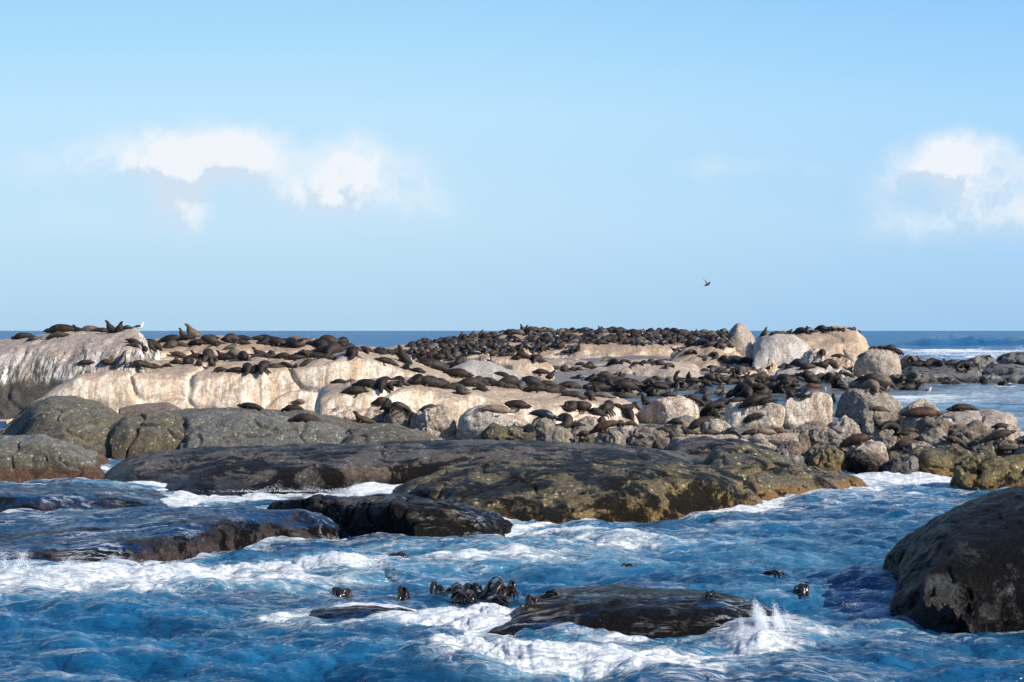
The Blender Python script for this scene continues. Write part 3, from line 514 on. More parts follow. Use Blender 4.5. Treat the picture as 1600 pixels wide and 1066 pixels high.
# ---------------------------------------------------------------- water
def ocean_tile(N, L, wind, wdir, seed, amp, cut=.0, dirp=2):
    rs = np.random.RandomState(seed); k1 = np.fft.fftfreq(N, L/N)*2*math.pi
    KX, KY = np.meshgrid(k1, k1); K = np.hypot(KX, KY); K[0, 0] = 1
    Lw = wind*wind/9.81
    cosf = np.abs((KX*math.cos(wdir)+KY*math.sin(wdir))/K)**dirp
    Ph = np.exp(-1/(K*Lw)**2)/K**4*(cosf*.85+.15)*np.exp(-(K*cut)**2); Ph[0, 0] = 0
    h = (rs.normal(size=(N, N))+1j*rs.normal(size=(N, N)))*np.sqrt(Ph)
    H = np.fft.ifft2(h).real; s = H.std()
    DX = np.fft.ifft2(-1j*KX/K*h).real; DY = np.fft.ifft2(-1j*KY/K*h).real
    return H/s*amp, DX/s*amp, DY/s*amp
def samp(T, L, x, y):
    N = T.shape[0]; fx = (x/L % 1)*N; fy = (y/L % 1)*N; i = fx.astype(int); j = fy.astype(int); a = fx-i; b = fy-j; i %= N; j %= N; i1 = (i+1) % N; j1 = (j+1) % N
    return (T[j, i]*(1-a)+T[j, i1]*a)*(1-b)+(T[j1, i]*(1-a)+T[j1, i1]*a)*b
T1 = ocean_tile(512, 17.3, 1.9, R(78), 4, .068, .012, 2.2)
T2 = ocean_tile(512, 61.7, 3.4, R(72), 8, .095, .05, 4)
T3 = ocean_tile(256, 331., 9., R(82), 11, .28, .4, 3)
ti = np.concatenate([np.linspace(-.80, -.38, 60)[:-1], np.linspace(-.38, .38, 1250), np.linspace(.38, .8, 60)[1:]])
ys1 = np.arange(1210, 600, -1.05); ys2 = np.arange(600, 530, -.55); ys3 = 517+13*np.exp(-np.linspace(0, 4.6, 60)); ys4 = np.array([517+.02*12000/15000])
dd = 12000/(np.concatenate([ys1, ys2, ys3])-517); dd = np.concatenate([[7, 9, 11.5, 14], dd, [30000, 90000]])
TI, DD = np.meshgrid(ti, dd)
X = (TI*DD).ravel(); Y = DD.ravel()
far = np.clip(1-Y/110, 0, 1)
lee = np.clip((Y-55)/40, 0, 1)
a1 = np.clip(1.15-Y/90, .0, 1); a2 = np.clip(1.4-Y/260, 0, 1)*np.clip(.55+Y/120, 0, 1.2); a3 = np.where(Y > 190, np.clip((Y-190)/120, 0, 1)*np.clip(2.0-Y/2500, .0, 1), 0)
# pools inside the reef are nearly still
pool = np.exp(-(((X-26)/24)**4))*((Y > 70) & (Y < 190))*1.
swell = samp(T3[0], 331., X, Y)*a3
Z = samp(T1[0], 17.3, X, Y)*a1+samp(T2[0], 61.7, X, Y)*a2+swell
Z *= 1-.75*pool
chop = .9
X2 = X+(samp(T1[1], 17.3, X, Y)*a1*chop+samp(T2[1], 61.7, X, Y)*a2*chop)*(1-.8*pool); Y2 = Y+(samp(T1[2], 17.3, X, Y)*a1*chop+samp(T2[2], 61.7, X, Y)*a2*chop)*(1-.8*pool)
foam = np.zeros(len(X)); churn = np.zeros(len(X))
def wblob(px, py, rx, ry, wgt, ch=.6, lift=0., z=0., rough=0.):
    """foam patch on the water: centre, half width in metres across, half depth in metres, strength"""
    global foam, churn, Z
    c = P(px, py, dist_at(py, z)); q = ((X-c[0])/rx)**2+((Y-c[1])/ry)**2
    g = np.exp(-q); foam += g*wgt; churn += g*ch
    if lift: 
        n = 1.
        if rough:
            s = q < 6; n = np.ones(len(X)); pp = np.stack([X[s], Y[s], np.full(s.sum(), px*.1)], 1)
            n[s] = np.clip(1+rough*fbm(pp*1.9, 5, .6), 0, 3)
        Z += g*lift*n
FB_ = [  # px, py, rx, ry, foam, churn, lift, rough
 (60, 916, 2.2, .9, .58, .5, .02, .5), (0, 905, 1.5, .9, .7, .5, .05, .5), (180, 906, 1.7, .8, .62, .7, .04, .8), (260, 902, 1.5, .8, .7, .7, .06, .9), (350, 893, 1.6, 1.0, .8, .9, .10, .9), (430, 885, 1.6, 1.1, .68, .9, .08, .9), (520, 880, 1.4, 1.1, .6, .8, .06, .6), (220, 925, .7, .5, .75, .6, .12, 1.), (330, 915, 1.1, .5, .4, .7, .06, .8), (560, 890, 1.2, .6, .7, .6, .10, .8), (480, 905, 2.0, .6, .35, .5, 0, 0),
 (420, 972, .45, .25, .85, .3, .06, .6), (120, 930, 2, .8, .25, .3, 0, 0), (600, 905, 2, .5, .35, .3, 0, 0),
 (700, 880, 2.5, 1.2, .45, .6, .04, .5), (790, 870, 2., 1.0, .5, .6, .05, .6), (900, 850, 2.4, 1.0, .75, .8, .06, .7), (960, 836, 1.4, .7, .9, .7, .12, .9), (860, 880, 2, .8, .45, .6, .04, .6), (640, 860, 1.2, .7, .5, .6, .05, .6), (1050, 826, 1.5, .6, .45, .4, .03, .4), (1150, 812, 2, .5, .45, .4, 0, 0), (1080, 850, 3, 1.2, .35, .4, .03, .4), (1130, 880, 2.5, .7, .25, .3, 0, 0),
 (1270, 790, 3, .9, .45, .4, 0, 0), (1360, 775, 2, 1., .5, .4, 0, 0), (1400, 752, 2.0, 1.6, .9, .6, .08, .7), (1460, 750, 2.5, 1.6, .75, .6, .06, .7), (1530, 748, 1.5, 1., .4, .3, 0, 0), (1420, 775, 3, 1.5, .5, .4, 0, 0), (1300, 820, 3, .8, .3, .3, 0, 0), (1500, 760, 2, .8, .4, .3, 0, 0),
 (400, 782, 3.6, 1.0, .95, .6, .04, .6), (500, 774, 3, 1.2, .9, .6, .04, .6), (330, 786, 1.4, .7, .8, .5, 0, 0), (590, 772, 1.4, 1.0, .8, .5, 0, 0), (830, 838, .8, .5, .7, .5, .04, .5),
 (700, 985, .9, .55, .85, .7, .08, .9), (750, 968, .8, .5, 1., .8, .10, .9), (650, 975, .7, .4, .6, .6, .05, .6),
 (760, 1035, .9, .42, .75, .8, .12, .9), (830, 1036, 1.0, .36, .80, .9, .05, .8), (930, 1036, 1.2, .32, .95, .9, .07, .8), (1030, 1034, 1.1, .30, .95, .9, .07, .8), (1120, 1028, 1., .32, .95, .9, .09, .8), (1200, 1016, .6, .28, 1.2, 1., .13, .6), (880, 1045, 1.4, .35, .55, .9, .05, .8), (1000, 1050, 1.3, .3, .6, .8, .05, .8), (1100, 1045, 1., .3, .5, .7, .05, .7), (700, 1030, .35, .2, .75, .5, .10, .8),
 (1260, 1000, .6, .5, .6, .5, .06, .7), (1300, 1005, .6, .4, .3, .3, 0, 0),
 (1400, 990, .55, .6, .5, .4, .05, .6), (1450, 1003, .6, .35, .6, .4, .05, .7), (1520, 1024, .8, .3, .35, .3, .03, .5), (1350, 950, .5, .5, .4, .4, .04, .6), (1380, 935, .4, .6, .35, .3, .04, .5), (1580, 1030, .8, .3, .5, .3, .03, .5), (1330, 925, .9, .8, .2, .3, 0, 0),
 (1170, 925, 1.2, .7, .35, .3, 0, 0), (1240, 870, 2, 1, .15, .3, 0, 0),
 # channel behind and the surf beyond the reef
 (1500, 620, 8, 10, .62, .7, .02, .6), (1430, 628, 4, 5, .65, .5, 0, 0), (1560, 612, 6, 8, .5, .5, 0, 0), (1600, 605, 7, 8, .55, .6, .05, .5), (1380, 620, 5, 4, .6, .5, 0, 0), (1590, 655, 5, 4, .4, .3, .0, 0), (1280, 612, 5, 4, .45, .3, 0, 0), (1150, 604, 6, 4, .12, .3, 0, 0), (1130, 655, 3, 2, .4, .2, 0, 0), (1060, 612, 5, 4, .15, .2, 0, 0),
]
for a in FB_: wblob(a[0], a[1], a[2], a[3], a[4], a[5], a[6], 0., a[7])
# breakers rolling in from the open sea on the right
def breaker(x0, x1, d, h, w, fm, wob):
    global Z, foam, churn
    yc = d+wob*np.sin(X/17.)+wob*.6*np.sin(X/6.1+2)
    g = np.exp(-((Y-yc)/np.where(Y < yc, w*.55, w*1.5))**2)*np.clip((X-x0)/12, 0, 1)*np.clip((x1-X)/12, 0, 1)
    s = g > .02; n = np.ones(len(X)); n[s] = np.clip(1+.5*fbm(np.stack([X[s]/16, Y[s]/6, 0*X[s]], 1), 4), .2, 2)
    Z += g*h*n; foam += g*fm*n; churn += g*.3
breaker(52, 120, 225, 1.5, 7, 1.1, 4)
breaker(58, 140, 262, 1.1, 14, .85, 5)
breaker(50, 110, 300, .9, 16, .75, 8)
breaker(130, 240, 520, 3.2, 16, .35, 6)
breaker(-5, 60, 420, .9, 10, .10, 12)
breaker(60, 85, 470, .7, 5, .5, 2)
s = Y < 260
whn = np.zeros(len(X)); whn[s] = fbm(np.stack([X[s]/3.8, Y[s]/2.6, 0*X[s]+3], 1), 4)
foam += np.clip(whn*.26+.03, 0, .3)*(Y < 120)
# foam clinging along every waterline
rx0, ry0, rs_ = -40., 20., .14; HW, HH = 700, 1050
grid = np.zeros((HH, HW))
for V_, F_ in BV[:-1]:
    m_ = (np.abs(V_[:, 2]) < .10) & (V_[:, 1] < 165); gi = ((V_[m_, 1]-ry0)/rs_).astype(int); gj = ((V_[m_, 0]-rx0)/rs_).astype(int)
    ok_ = (gi >= 0) & (gi < HH) & (gj >= 0) & (gj < HW); grid[gi[ok_], gj[ok_]] = 1
def blur(g, sg):
    r = int(3*sg)+1; k = np.exp(-np.arange(-r, r+1)**2/(2*sg*sg)); k /= k.sum()
    g = np.apply_along_axis(lambda a: np.convolve(a, k, 'same'), 0, g); return np.apply_along_axis(lambda a: np.convolve(a, k, 'same'), 1, g)
gb = np.clip(blur(grid, 1.6)*5, 0, 1)*.55+np.clip(blur(grid, 5.)*6, 0, 1)*.42
gi = np.clip((Y-ry0)/rs_, 0, HH-1).astype(int); gj = np.clip((X-rx0)/rs_, 0, HW-1).astype(int)
inr = (Y > 21) & (Y < 160) & (X > -39) & (X < 57)
sh_ = np.where(inr, gb[gi, gj], 0.)
mod = np.ones(len(X)); mod[inr] = np.clip(.75+.9*fbm(np.stack([X[inr]/2.2, Y[inr]/2.2, 0*X[inr]+9], 1), 3), .1, 1.6)
foam += sh_*mod*1.0; churn += sh_*.5; Z += sh_*mod*.03*(Y < 70)
slope = np.clip((samp(T1[0], 17.3, X, Y)*a1/.05-1.4)*.3, 0, .4); foam += slope*(Y < 80)
Vw = np.stack([X2, Y2, Z], 1)
ny, nx = TI.shape; idx = np.arange(ny*nx).reshape(ny, nx)
Fw = np.stack([idx[:-1, :-1].ravel(), idx[:-1, 1:].ravel(), idx[1:, 1:].ravel(), idx[1:, :-1].ravel()], 1)
mw, t = new_mat('sea_water')
geo = t.new('ShaderNodeNewGeometry'); p = geo.outputs['Position']
dist = t.new('ShaderNodeVectorMath', {0: p}, operation='LENGTH').outputs['Value']
fa = t.new('ShaderNodeAttribute', attribute_name='foam').outputs['Fac']; ca = t.new('ShaderNodeAttribute', attribute_name='churn').outputs['Fac']
q = t.v('MULTIPLY', p, (.50, 1.25, 1.2))
n0 = t.noise(q, .55, 4, .6).outputs['Color']
qq = t.v('ADD', q, t.v('SCALE', t.v('SUBTRACT', n0, (.5, .5, .5)), sc=2.2))
nA = t.noise(qq, 1.6, 9, .68, .4).outputs['Fac']; nB = t.noise(qq, 6.5, 7, .7, .5).outputs['Fac']
rid = t.m('ABSOLUTE', t.m('SUBTRACT', t.noise(qq, 1.3, 7, .6, .3).outputs['Fac'], .5))
lace = t.ramp(rid, .055, .0)
sig = t.m('ADD', t.m('MULTIPLY', nA, .85), t.m('MULTIPLY', nB, .30))
th = t.m('SUBTRACT', .93, t.m('MULTIPLY', fa, .50))
fm = t.ramp(t.m('SUBTRACT', sig, th), -.02, .17)
lc = t.m('MULTIPLY', lace, t.ramp(fa, .12, .6, 0, .75)); lc = t.m('MULTIPLY', lc, t.ramp(nB, .38, .6))
fm = t.m('MAXIMUM', fm, lc)
q2 = t.v('ADD', t.v('MULTIPLY', p, (.16, .75, 1.)), t.v('SCALE', t.v('SUBTRACT', t.noise(t.v('MULTIPLY', p, (.3, .6, 1)), .5, 3, .5).outputs['Color'], (.5, .5, .5)), sc=1.3))
r2 = t.m('ABSOLUTE', t.m('SUBTRACT', t.noise(q2, 1.1, 8, .62, .3).outputs['Fac'], .5))
msk = t.ramp(t.m('ADD', t.noise(t.v('MULTIPLY', p, (.5, .8, 1)), .16, 3, .5).outputs['Fac'], t.m('MULTIPLY', fa, .25)), .50, .70, 0., .65)
wisp = t.m('MULTIPLY', t.m('MULTIPLY', t.ramp(r2, .040, .0), msk), t.m('MULTIPLY', t.ramp(nB, .38, .60), t.ramp(dist, 200, 110)))
fm = t.m('MAXIMUM', fm, wisp)
fcol = t.mix(t.ramp(nB, .3, .65), (.50, .60, .68), (.86, .87, .86))
fm = t.m('MULTIPLY', fm, t.ramp(nB, .25, .55, .62, 1.0))
dn = t.noise(t.v('MULTIPLY', p, (.35, .8, 1)), .5, 5, .6).outputs['Fac']
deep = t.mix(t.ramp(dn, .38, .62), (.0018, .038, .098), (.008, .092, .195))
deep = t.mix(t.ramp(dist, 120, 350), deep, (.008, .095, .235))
col = t.mix(t.m('MULTIPLY', t.m('MINIMUM', ca, 1.), t.ramp(nA, .35, .6, .15, .75)), deep, (.11, .29, .38))
h1 = t.noise(t.v('MULTIPLY', p, (.30, 1.25, 1)), 2.6, 7, .52, .5).outputs['Fac']; h2 = t.noise(t.v('MULTIPLY', p, (.35, 1.3, 1)), 10., 4, .55, .3).outputs['Fac']
h0 = t.noise(t.v('MULTIPLY', p, (.45, 1.0, 1)), .12, 6, .62, .3).outputs['Fac']
hh = t.m('ADD', t.m('MULTIPLY', h1, .26), t.m('MULTIPLY', h2, .042))
hh = t.m('ADD', hh, t.m('MULTIPLY', t.m('MULTIPLY', h0, 5.), t.ramp(dist, 120, 320)))
bm = t.new('ShaderNodeBump', {'Height': hh, 'Strength': 1., 'Distance': 1.})
wat = t.new('ShaderNodeBsdfPrincipled', {'Base Color': col, 'Roughness': t.ramp(dist, 60, 600, .05, .25), 'IOR': 1.38, 'Specular IOR Level': t.ramp(dist, 90, 400, .5, .06), 'Normal': bm.outputs[0]})
fh = t.m('ADD', t.m('MULTIPLY', fm, .5), t.m('ADD', t.m('MULTIPLY', nA, .6), t.m('MULTIPLY', nB, .5)))
bf = t.new('ShaderNodeBump', {'Height': fh, 'Strength': .9, 'Distance': .16})
fb = t.new('ShaderNodeBsdfPrincipled', {'Base Color': fcol, 'Roughness': .75, 'Normal': bf.outputs[0], 'Specular IOR Level': .25, 'Subsurface Weight': .0})
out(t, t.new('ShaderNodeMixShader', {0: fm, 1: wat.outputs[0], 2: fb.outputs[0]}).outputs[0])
me = mesh_np('water', Vw, Fw, mw)
for nm, arr in (('foam', foam), ('churn', churn)):
    at = me.attributes.new(nm, 'FLOAT', 'POINT'); at.data.foreach_set('value', np.clip(arr, 0, 2).astype(np.float32))
wo = link('water', me); tag(wo, 'blue choppy sea with white foam around the rocks', None, None, 'structure')

# spray thrown up where the water breaks: many small drops and torn lumps of foam
ms, t = new_mat('white_spray'); out(t, t.new('ShaderNodeBsdfPrincipled', {'Base Color': (.86, .88, .9), 'Roughness': .55, 'Subsurface Weight': .3, 'Subsurface Radius': (.1, .1, .1)}).outputs[0])
ph = (1+5**.5)/2
ICO = np.array([(-1, ph, 0), (1, ph, 0), (-1, -ph, 0), (1, -ph, 0), (0, -1, ph), (0, 1, ph), (0, -1, -ph), (0, 1, -ph), (ph, 0, -1), (ph, 0, 1), (-ph, 0, -1), (-ph, 0, 1)], float); ICO /= np.linalg.norm(ICO[0])
ICOF = np.array([(0, 11, 5), (0, 5, 1), (0, 1, 7), (0, 7, 10), (0, 10, 11), (1, 5, 9), (5, 11, 4), (11, 10, 2), (10, 7, 6), (7, 1, 8), (3, 9, 4), (3, 4, 2), (3, 2, 6), (3, 6, 8), (3, 8, 9), (4, 9, 5), (2, 4, 11), (6, 2, 10), (8, 6, 7), (9, 8, 1)])
rs = np.random.RandomState(5); cen = []; rad = []
def spray(px, py, d, n, sx, sy, h, r0=.012, r1=.035, pw=1.7):
    c = P(px, py, d)
    for _ in range(n):
        a = rs.normal(size=2); k = rs.rand()**pw
        # drops fly in ragged plumes rather than evenly
        pl = .55+.45*math.sin(a[0]*5+px)+.25*math.sin(a[0]*13)
        cen.append((c[0]+a[0]*sx*(1-.35*k), c[1]+a[1]*sy*(.6+k), c[2]+k*h*pl*math.exp(-a[0]**2*.35))); rad.append(rs.uniform(r0, r1)*(1-.6*k))
spray(1190, 1006, 24.6, 38000, .36, .13, .66, .004, .010, 1.15); spray(1215, 1004, 24.5, 8000, .20, .10, .66, .004, .009, 1.2); spray(1165, 1006, 24.6, 5000, .3, .1, .42, .003, .007, 1.3)
spray(1110, 1008, 25.3, 900, .45, .12, .16); spray(1240, 1000, 25.2, 900, .35, .2, .22, .005, .012)
spray(720, 972, 26.8, 700, .6, .2, .10); spray(940, 1003, 25.4, 500, .9, .12, .08)
spray(60, 902, 31.3, 16000, 1.2, .10, .46, .003, .009, .9); spray(150, 898, 31.4, 9000, .9, .10, .42, .003, .009, .9); spray(0, 902, 31.3, 8000, .7, .1, .4, .003, .009, .9); spray(250, 893, 32.3, 900, .8, .15, .22, .008, .02)
spray(1400, 985, 26.3, 700, .25, .15, .10, .002, .005); spray(1350, 945, 27.5, 900, .22, .2, .12, .002, .005)
spray(450, 768, 46.8, 1500, 1.1, .2, .3, .004, .009); spray(570, 765, 46.8, 1200, .5, .2, .35, .004, .009)
spray(1590, 550, 228, 2500, 8, 1., 1.0, .02, .06); spray(1500, 555, 228, 1500, 8, 1., .8, .02, .06)
cen = np.array(cen); rad = np.array(rad)
VS = (ICO[None]*rad[:, None, None]*rs.uniform(.7, 1.3, size=(len(cen), 1, 3))+cen[:, None]).reshape(-1, 3); FS = (ICOF[None]+(np.arange(len(cen))*12)[:, None, None]).reshape(-1, 3)
me = mesh_np('sea_spray', VS, FS, ms); tag(link('sea_spray', me), 'white spray and drops thrown up along the rocks', 'spray', None, 'stuff')

# ---------------------------------------------------------------- seals
def fur(name, c, c2, rough=.6, spec=.26, sheen=.12):
    m, t = new_mat(name)
    tc = t.new('ShaderNodeTexCoord').outputs['Object']; ri = t.new('ShaderNodeObjectInfo').outputs['Random']
    tcr = t.v('ADD', tc, t.v('SCALE', t.new('ShaderNodeCombineXYZ', {0: ri, 1: ri, 2: ri}).outputs[0], sc=37.))
    n = t.noise(tcr, 2.6, 5, .6).outputs['Fac']; f = t.noise(t.v('MULTIPLY', tcr, (.5, 1, 1)), 26, 4, .7).outputs['Fac']
    col = t.mix(t.ramp(n, .35, .65), c, c2)
    g = t.m('MULTIPLY', t.ramp(f, .3, .7, .7, 1.3), t.ramp(ri, 0, 1, .65, 1.55, False))
    col = t.mix(1., col, t.new('ShaderNodeCombineXYZ', {0: g, 1: g, 2: g}).outputs[0], 'MULTIPLY')
    b = t.new('ShaderNodeBump', {'Height': t.m('ADD', f, t.m('MULTIPLY', n, 1.5)), 'Strength': .55, 'Distance': .03})
    out(t, t.new('ShaderNodeBsdfPrincipled', {'Base Color': col, 'Roughness': rough, 'Specular IOR Level': spec, 'Sheen Weight': sheen, 'Sheen Roughness': .5, 'Sheen Tint': (*c2, 1), 'Normal': b.outputs[0]}).outputs[0])
    return m
FUR = {'d': fur('dark_brown_fur', (.009, .0062, .0044), (.030, .021, .0145)), 'b': fur('brown_fur', (.017, .012, .0085), (.046, .032, .022)), 't': fur('tan_fur', (.075, .053, .036), (.17, .125, .085)),
       'k': fur('black_wet_fur', (.008, .009, .011), (.02, .022, .027), .34, .5, 0), 'g': fur('grey_fur', (.04, .035, .029), (.10, .09, .076)), 'r': fur('reddish_brown_fur', (.026, .012, .0075), (.065, .031, .018))}
def tube(ctrl, m=16, sub=5, flat=1.):
    """closed tube through (x, y, z, half width, half height)"""
    C = np.array(ctrl, float); k = len(C); Cp = np.concatenate([[2*C[0]-C[1]], C, [2*C[-1]-C[-2]]]); pts = []
    for i in range(k-1):
        for j in range(sub):
            s = j/sub; a, b, c, d = Cp[i:i+4]
            pts.append(.5*((2*b)+(c-a)*s+(2*a-5*b+4*c-d)*s*s+(3*b-a-3*c+d)*s**3))
    pts.append(C[-1]); Q = np.array(pts); Q[:, 3:] = np.maximum(Q[:, 3:], .006)
    T = np.gradient(Q[:, :3], axis=0); T /= np.linalg.norm(T, axis=1)[:, None]
    V = []; up = np.array((0, 0, 1.))
    prev = None
    for i, q in enumerate(Q):
        side = np.cross(up, T[i])
        if np.linalg.norm(side) < .25: side = prev if prev is not None else np.array((0, 1., 0))
        side = side-T[i]*side.dot(T[i]); side /= np.linalg.norm(side)
        if prev is not None and side.dot(prev) < 0: side = -side
        prev = side; nn = np.cross(T[i], side)
        for a in range(m):
            th = 2*math.pi*a/m; V.append(q[:3]+side*math.cos(th)*q[3]+nn*math.sin(th)*q[4])
    n = len(Q); V.append(Q[0, :3]); V.append(Q[-1, :3]); F_ = []
    for i in range(n-1):
        for a in range(m): F_.append((i*m+a, i*m+(a+1) % m, (i+1)*m+(a+1) % m, (i+1)*m+a))
    for a in range(m):
        F_.append((n*m, (a+1) % m, a)); F_.append((n*m+1, (n-1)*m+a, (n-1)*m+(a+1) % m))
    return V, F_
def flip(root, mid, tip, w=.085):
    r = np.array(root); mdl = np.array(mid); tp = np.array(tip)
    return tube([(*r, .07, .05), (*(r*.5+mdl*.5), w, .035), (*mdl, w, .028), (*(mdl*.45+tp*.55), w*.8, .022), (*tp, w*.35, .014)], 10, 4)
def build_seal(name, spine, flips, vox=.024, clampz=True):
    V = []; F_ = []
    for v, f in [tube(spine, 20, 6)]+flips:
        b = len(V); V += [tuple(x) for x in v]; F_ += [tuple(b+i for i in q) for q in f]
    V = [(x, y*1.06, z*1.04) for x, y, z in V]
    me = bpy.data.meshes.new(name); me.from_pydata(V, [], F_); o = bpy.data.objects.new(name, me); COL.objects.link(o)
    md = o.modifiers.new('r', 'REMESH'); md.mode = 'VOXEL'; md.voxel_size = vox; md.use_smooth_shade = True
    s = o.modifiers.new('s', 'SMOOTH'); s.factor = .5; s.iterations = 4 if vox < .03 else 1
    dg = bpy.context.evaluated_depsgraph_get(); m2 = bpy.data.meshes.new_from_object(o.evaluated_get(dg)); m2.name = name
    bpy.data.objects.remove(o); bpy.data.meshes.remove(me)
    n = len(m2.vertices); co = np.empty(n*3); m2.vertices.foreach_get('co', co); co = co.reshape(-1, 3)
    # the soft body spreads on the rock it lies on
    if clampz: lowz = co[:, 2] < .05; co[lowz, 2] = .05-(.05-co[lowz, 2])*.35; co[:, 2] -= .02
    co += (fbm(co*5+3, 2)*.006)[:, None]
    m2.vertices.foreach_set('co', co.ravel()); m2.polygons.foreach_set('use_smooth', np.ones(len(m2.polygons), bool)); m2.update()
    m2.materials.append(FUR['d'])
    return m2
def headpts(x, z, ax, az, y=0, ay=0, s=1.):
    """skull, brow and muzzle ahead of the neck, along direction (ax, ay, az)"""
    q = []
    for t_, w, h in ((0, .115, .115), (.10, .118, .12), (.19, .085, .085), (.26, .058, .055), (.31, .042, .036), (.335, .018, .016)): q.append((x+ax*t_*s, y+ay*t_*s, z+az*t_*s, w*s, h*s))
    return q
tail = [(-.84, 0, .07, .03, .03), (-.79, 0, .09, .085, .07), (-.66, 0, .14, .145, .12)]
POSES = {}
hind = [flip((-.76, .04, .08), (-.88, .09, .06), (-1.00, .14, .05), .06), flip((-.76, -.04, .08), (-.88, -.09, .06), (-1.00, -.14, .05), .06)]
ears = lambda x, z, y=0: [tube([(x, y+.105, z, .012, .012), (x-.04, y+.135, z-.01, .012, .01), (x-.07, y+.14, z-.03, .004, .004)], 6, 2), tube([(x, y-.105, z, .012, .012), (x-.04, y-.135, z-.01, .012, .01), (x-.07, y-.14, z-.03, .004, .004)], 6, 2)]
POSES['L'] = (tail+[(-.42, 0, .20, .20, .18), (-.10, 0, .24, .26, .225), (.22, 0, .25, .265, .235), (.46, 0, .22, .21, .20), (.58, 0, .195, .155, .16)]+headpts(.64, .19, .99, -.06), hind+ears(.70, .18)+[flip((.22, .22, .12), (.12, .42, .06), (-.05, .48, .05)), flip((.22, -.22, .12), (.10, -.40, .06), (-.08, -.46, .05))])
POSES['S'] = (tail+[(-.45, .04, .17, .16, .15), (-.08, .10, .25, .24, .24), (.22, .08, .26, .25, .25), (.42, -.02, .2, .18, .18)]+headpts(.56, .12, .75, -.12, -.12, -.64), hind+[flip((.18, .10, .44), (.05, .26, .46), (-.12, .34, .30)), flip((.22, -.2, .12), (.30, -.40, .05), (.26, -.54, .02))])
POSES['C'] = ([(-.62, -.42, .05, .03, .03), (-.60, -.30, .08, .08, .07), (-.50, -.12, .16, .15, .14), (-.25, .10, .26, .24, .25), (.08, .16, .29, .28, .28), (.34, .02, .24, .23, .22), (.42, -.18, .18, .16, .16)]+headpts(.40, .14, -.55, -.05, -.30, -.82), [flip((-.60, -.34, .06), (-.52, -.50, .04), (-.38, -.58, .02), .07), flip((.2, .3, .12), (.05, .5, .06), (-.12, .56, .02))])
POSES['H'] = (tail+[(-.45, 0, .19, .19, .17), (-.10, 0, .25, .27, .23), (.18, 0, .30, .25, .25), (.36, 0, .42, .18, .20), (.46, 0, .56, .13, .14)]+headpts(.50, .66, .86, .38), hind+ears(.58, .76)+[flip((.20, .20, .20), (.30, .40, .06), (.38, .55, .02)), flip((.20, -.20, .20), (.30, -.40, .06), (.38, -.55, .02))])
POSES['U'] = ([(-.78, 0, .05, .03, .02), (-.70, 0, .07, .09, .06), (-.55, 0, .15, .20, .15), (-.32, 0, .25, .31, .25), (-.08, 0, .36, .32, .31), (.06, 0, .52, .28, .29), (.14, 0, .68, .22, .22), (.17, 0, .80, .15, .16)]+headpts(.19, .87, .75, .62), [flip((-.70, .04, .06), (-.72, .18, .035), (-.62, .30, .02), .07), flip((-.70, -.04, .06), (-.72, -.18, .035), (-.62, -.30, .02), .07)]+[flip((.08, .2, .45), (.16, .32, .18), (.26, .42, .02)), flip((.08, -.2, .45), (.16, -.32, .18), (.26, -.42, .02))])
POSES['K'] = (tail+[(-.45, 0, .19, .2, .18), (-.12, 0, .27, .27, .24), (.14, 0, .40, .22, .24), (.20, 0, .62, .15, .17), (.10, 0, .82, .12, .13)]+headpts(.02, .93, -.82, .35), hind+[flip((.16, .2, .25), (.28, .34, .1), (.36, .46, .02)), flip((.16, -.2, .25), (.28, -.34, .1), (.36, -.46, .02))])
POSES['B'] = (tail+[(-.45, .02, .20, .21, .19), (-.10, 0, .29, .30, .27), (.20, -.02, .29, .29, .27), (.40, -.02, .23, .20, .20)]+headpts(.54, .17, .9, -.2, .0, .35), hind+ears(.60, .22)+[flip((.22, .24, .14), (.34, .44, .06), (.46, .52, .02)), flip((.22, -.24, .14), (.34, -.42, .06), (.44, -.52, .02))])
POSES['W'] = (tail+[(-.45, 0, .18, .19, .17), (-.12, 0, .26, .27, .24), (.2, 0, .25, .25, .23), (.42, 0, .19, .17, .17)]+headpts(.58, .14, .96, -.1, 0, .15), [flip((-.80, .04, .06), (-.92, .06, .16), (-1.02, .10, .30), .07), flip((-.80, -.04, .06), (-.95, -.10, .10), (-1.08, -.15, .18), .07), flip((.1, .08, .42), (.02, .14, .62), (-.08, .18, .82), .07), flip((.22, -.22, .12), (.10, -.40, .06), (-.08, -.46, .05))])
MESH = {k: build_seal('seal_'+k, *v) for k, v in POSES.items()}
LOWM = {k: build_seal('seal_small_'+k, *POSES[k], vox=.055) for k in 'LSCHUB'}
PW = {'L': 'lying flat', 'S': 'on its side', 'C': 'curled up', 'H': 'head raised', 'U': 'sitting upright', 'K': 'neck arched back', 'B': 'hunched', 'W': 'flipper raised'}
CW = {'d': 'dark brown', 'b': 'brown', 't': 'tan', 'k': 'wet black', 'g': 'grey', 'r': 'reddish brown'}
bpy.context.view_layer.update()
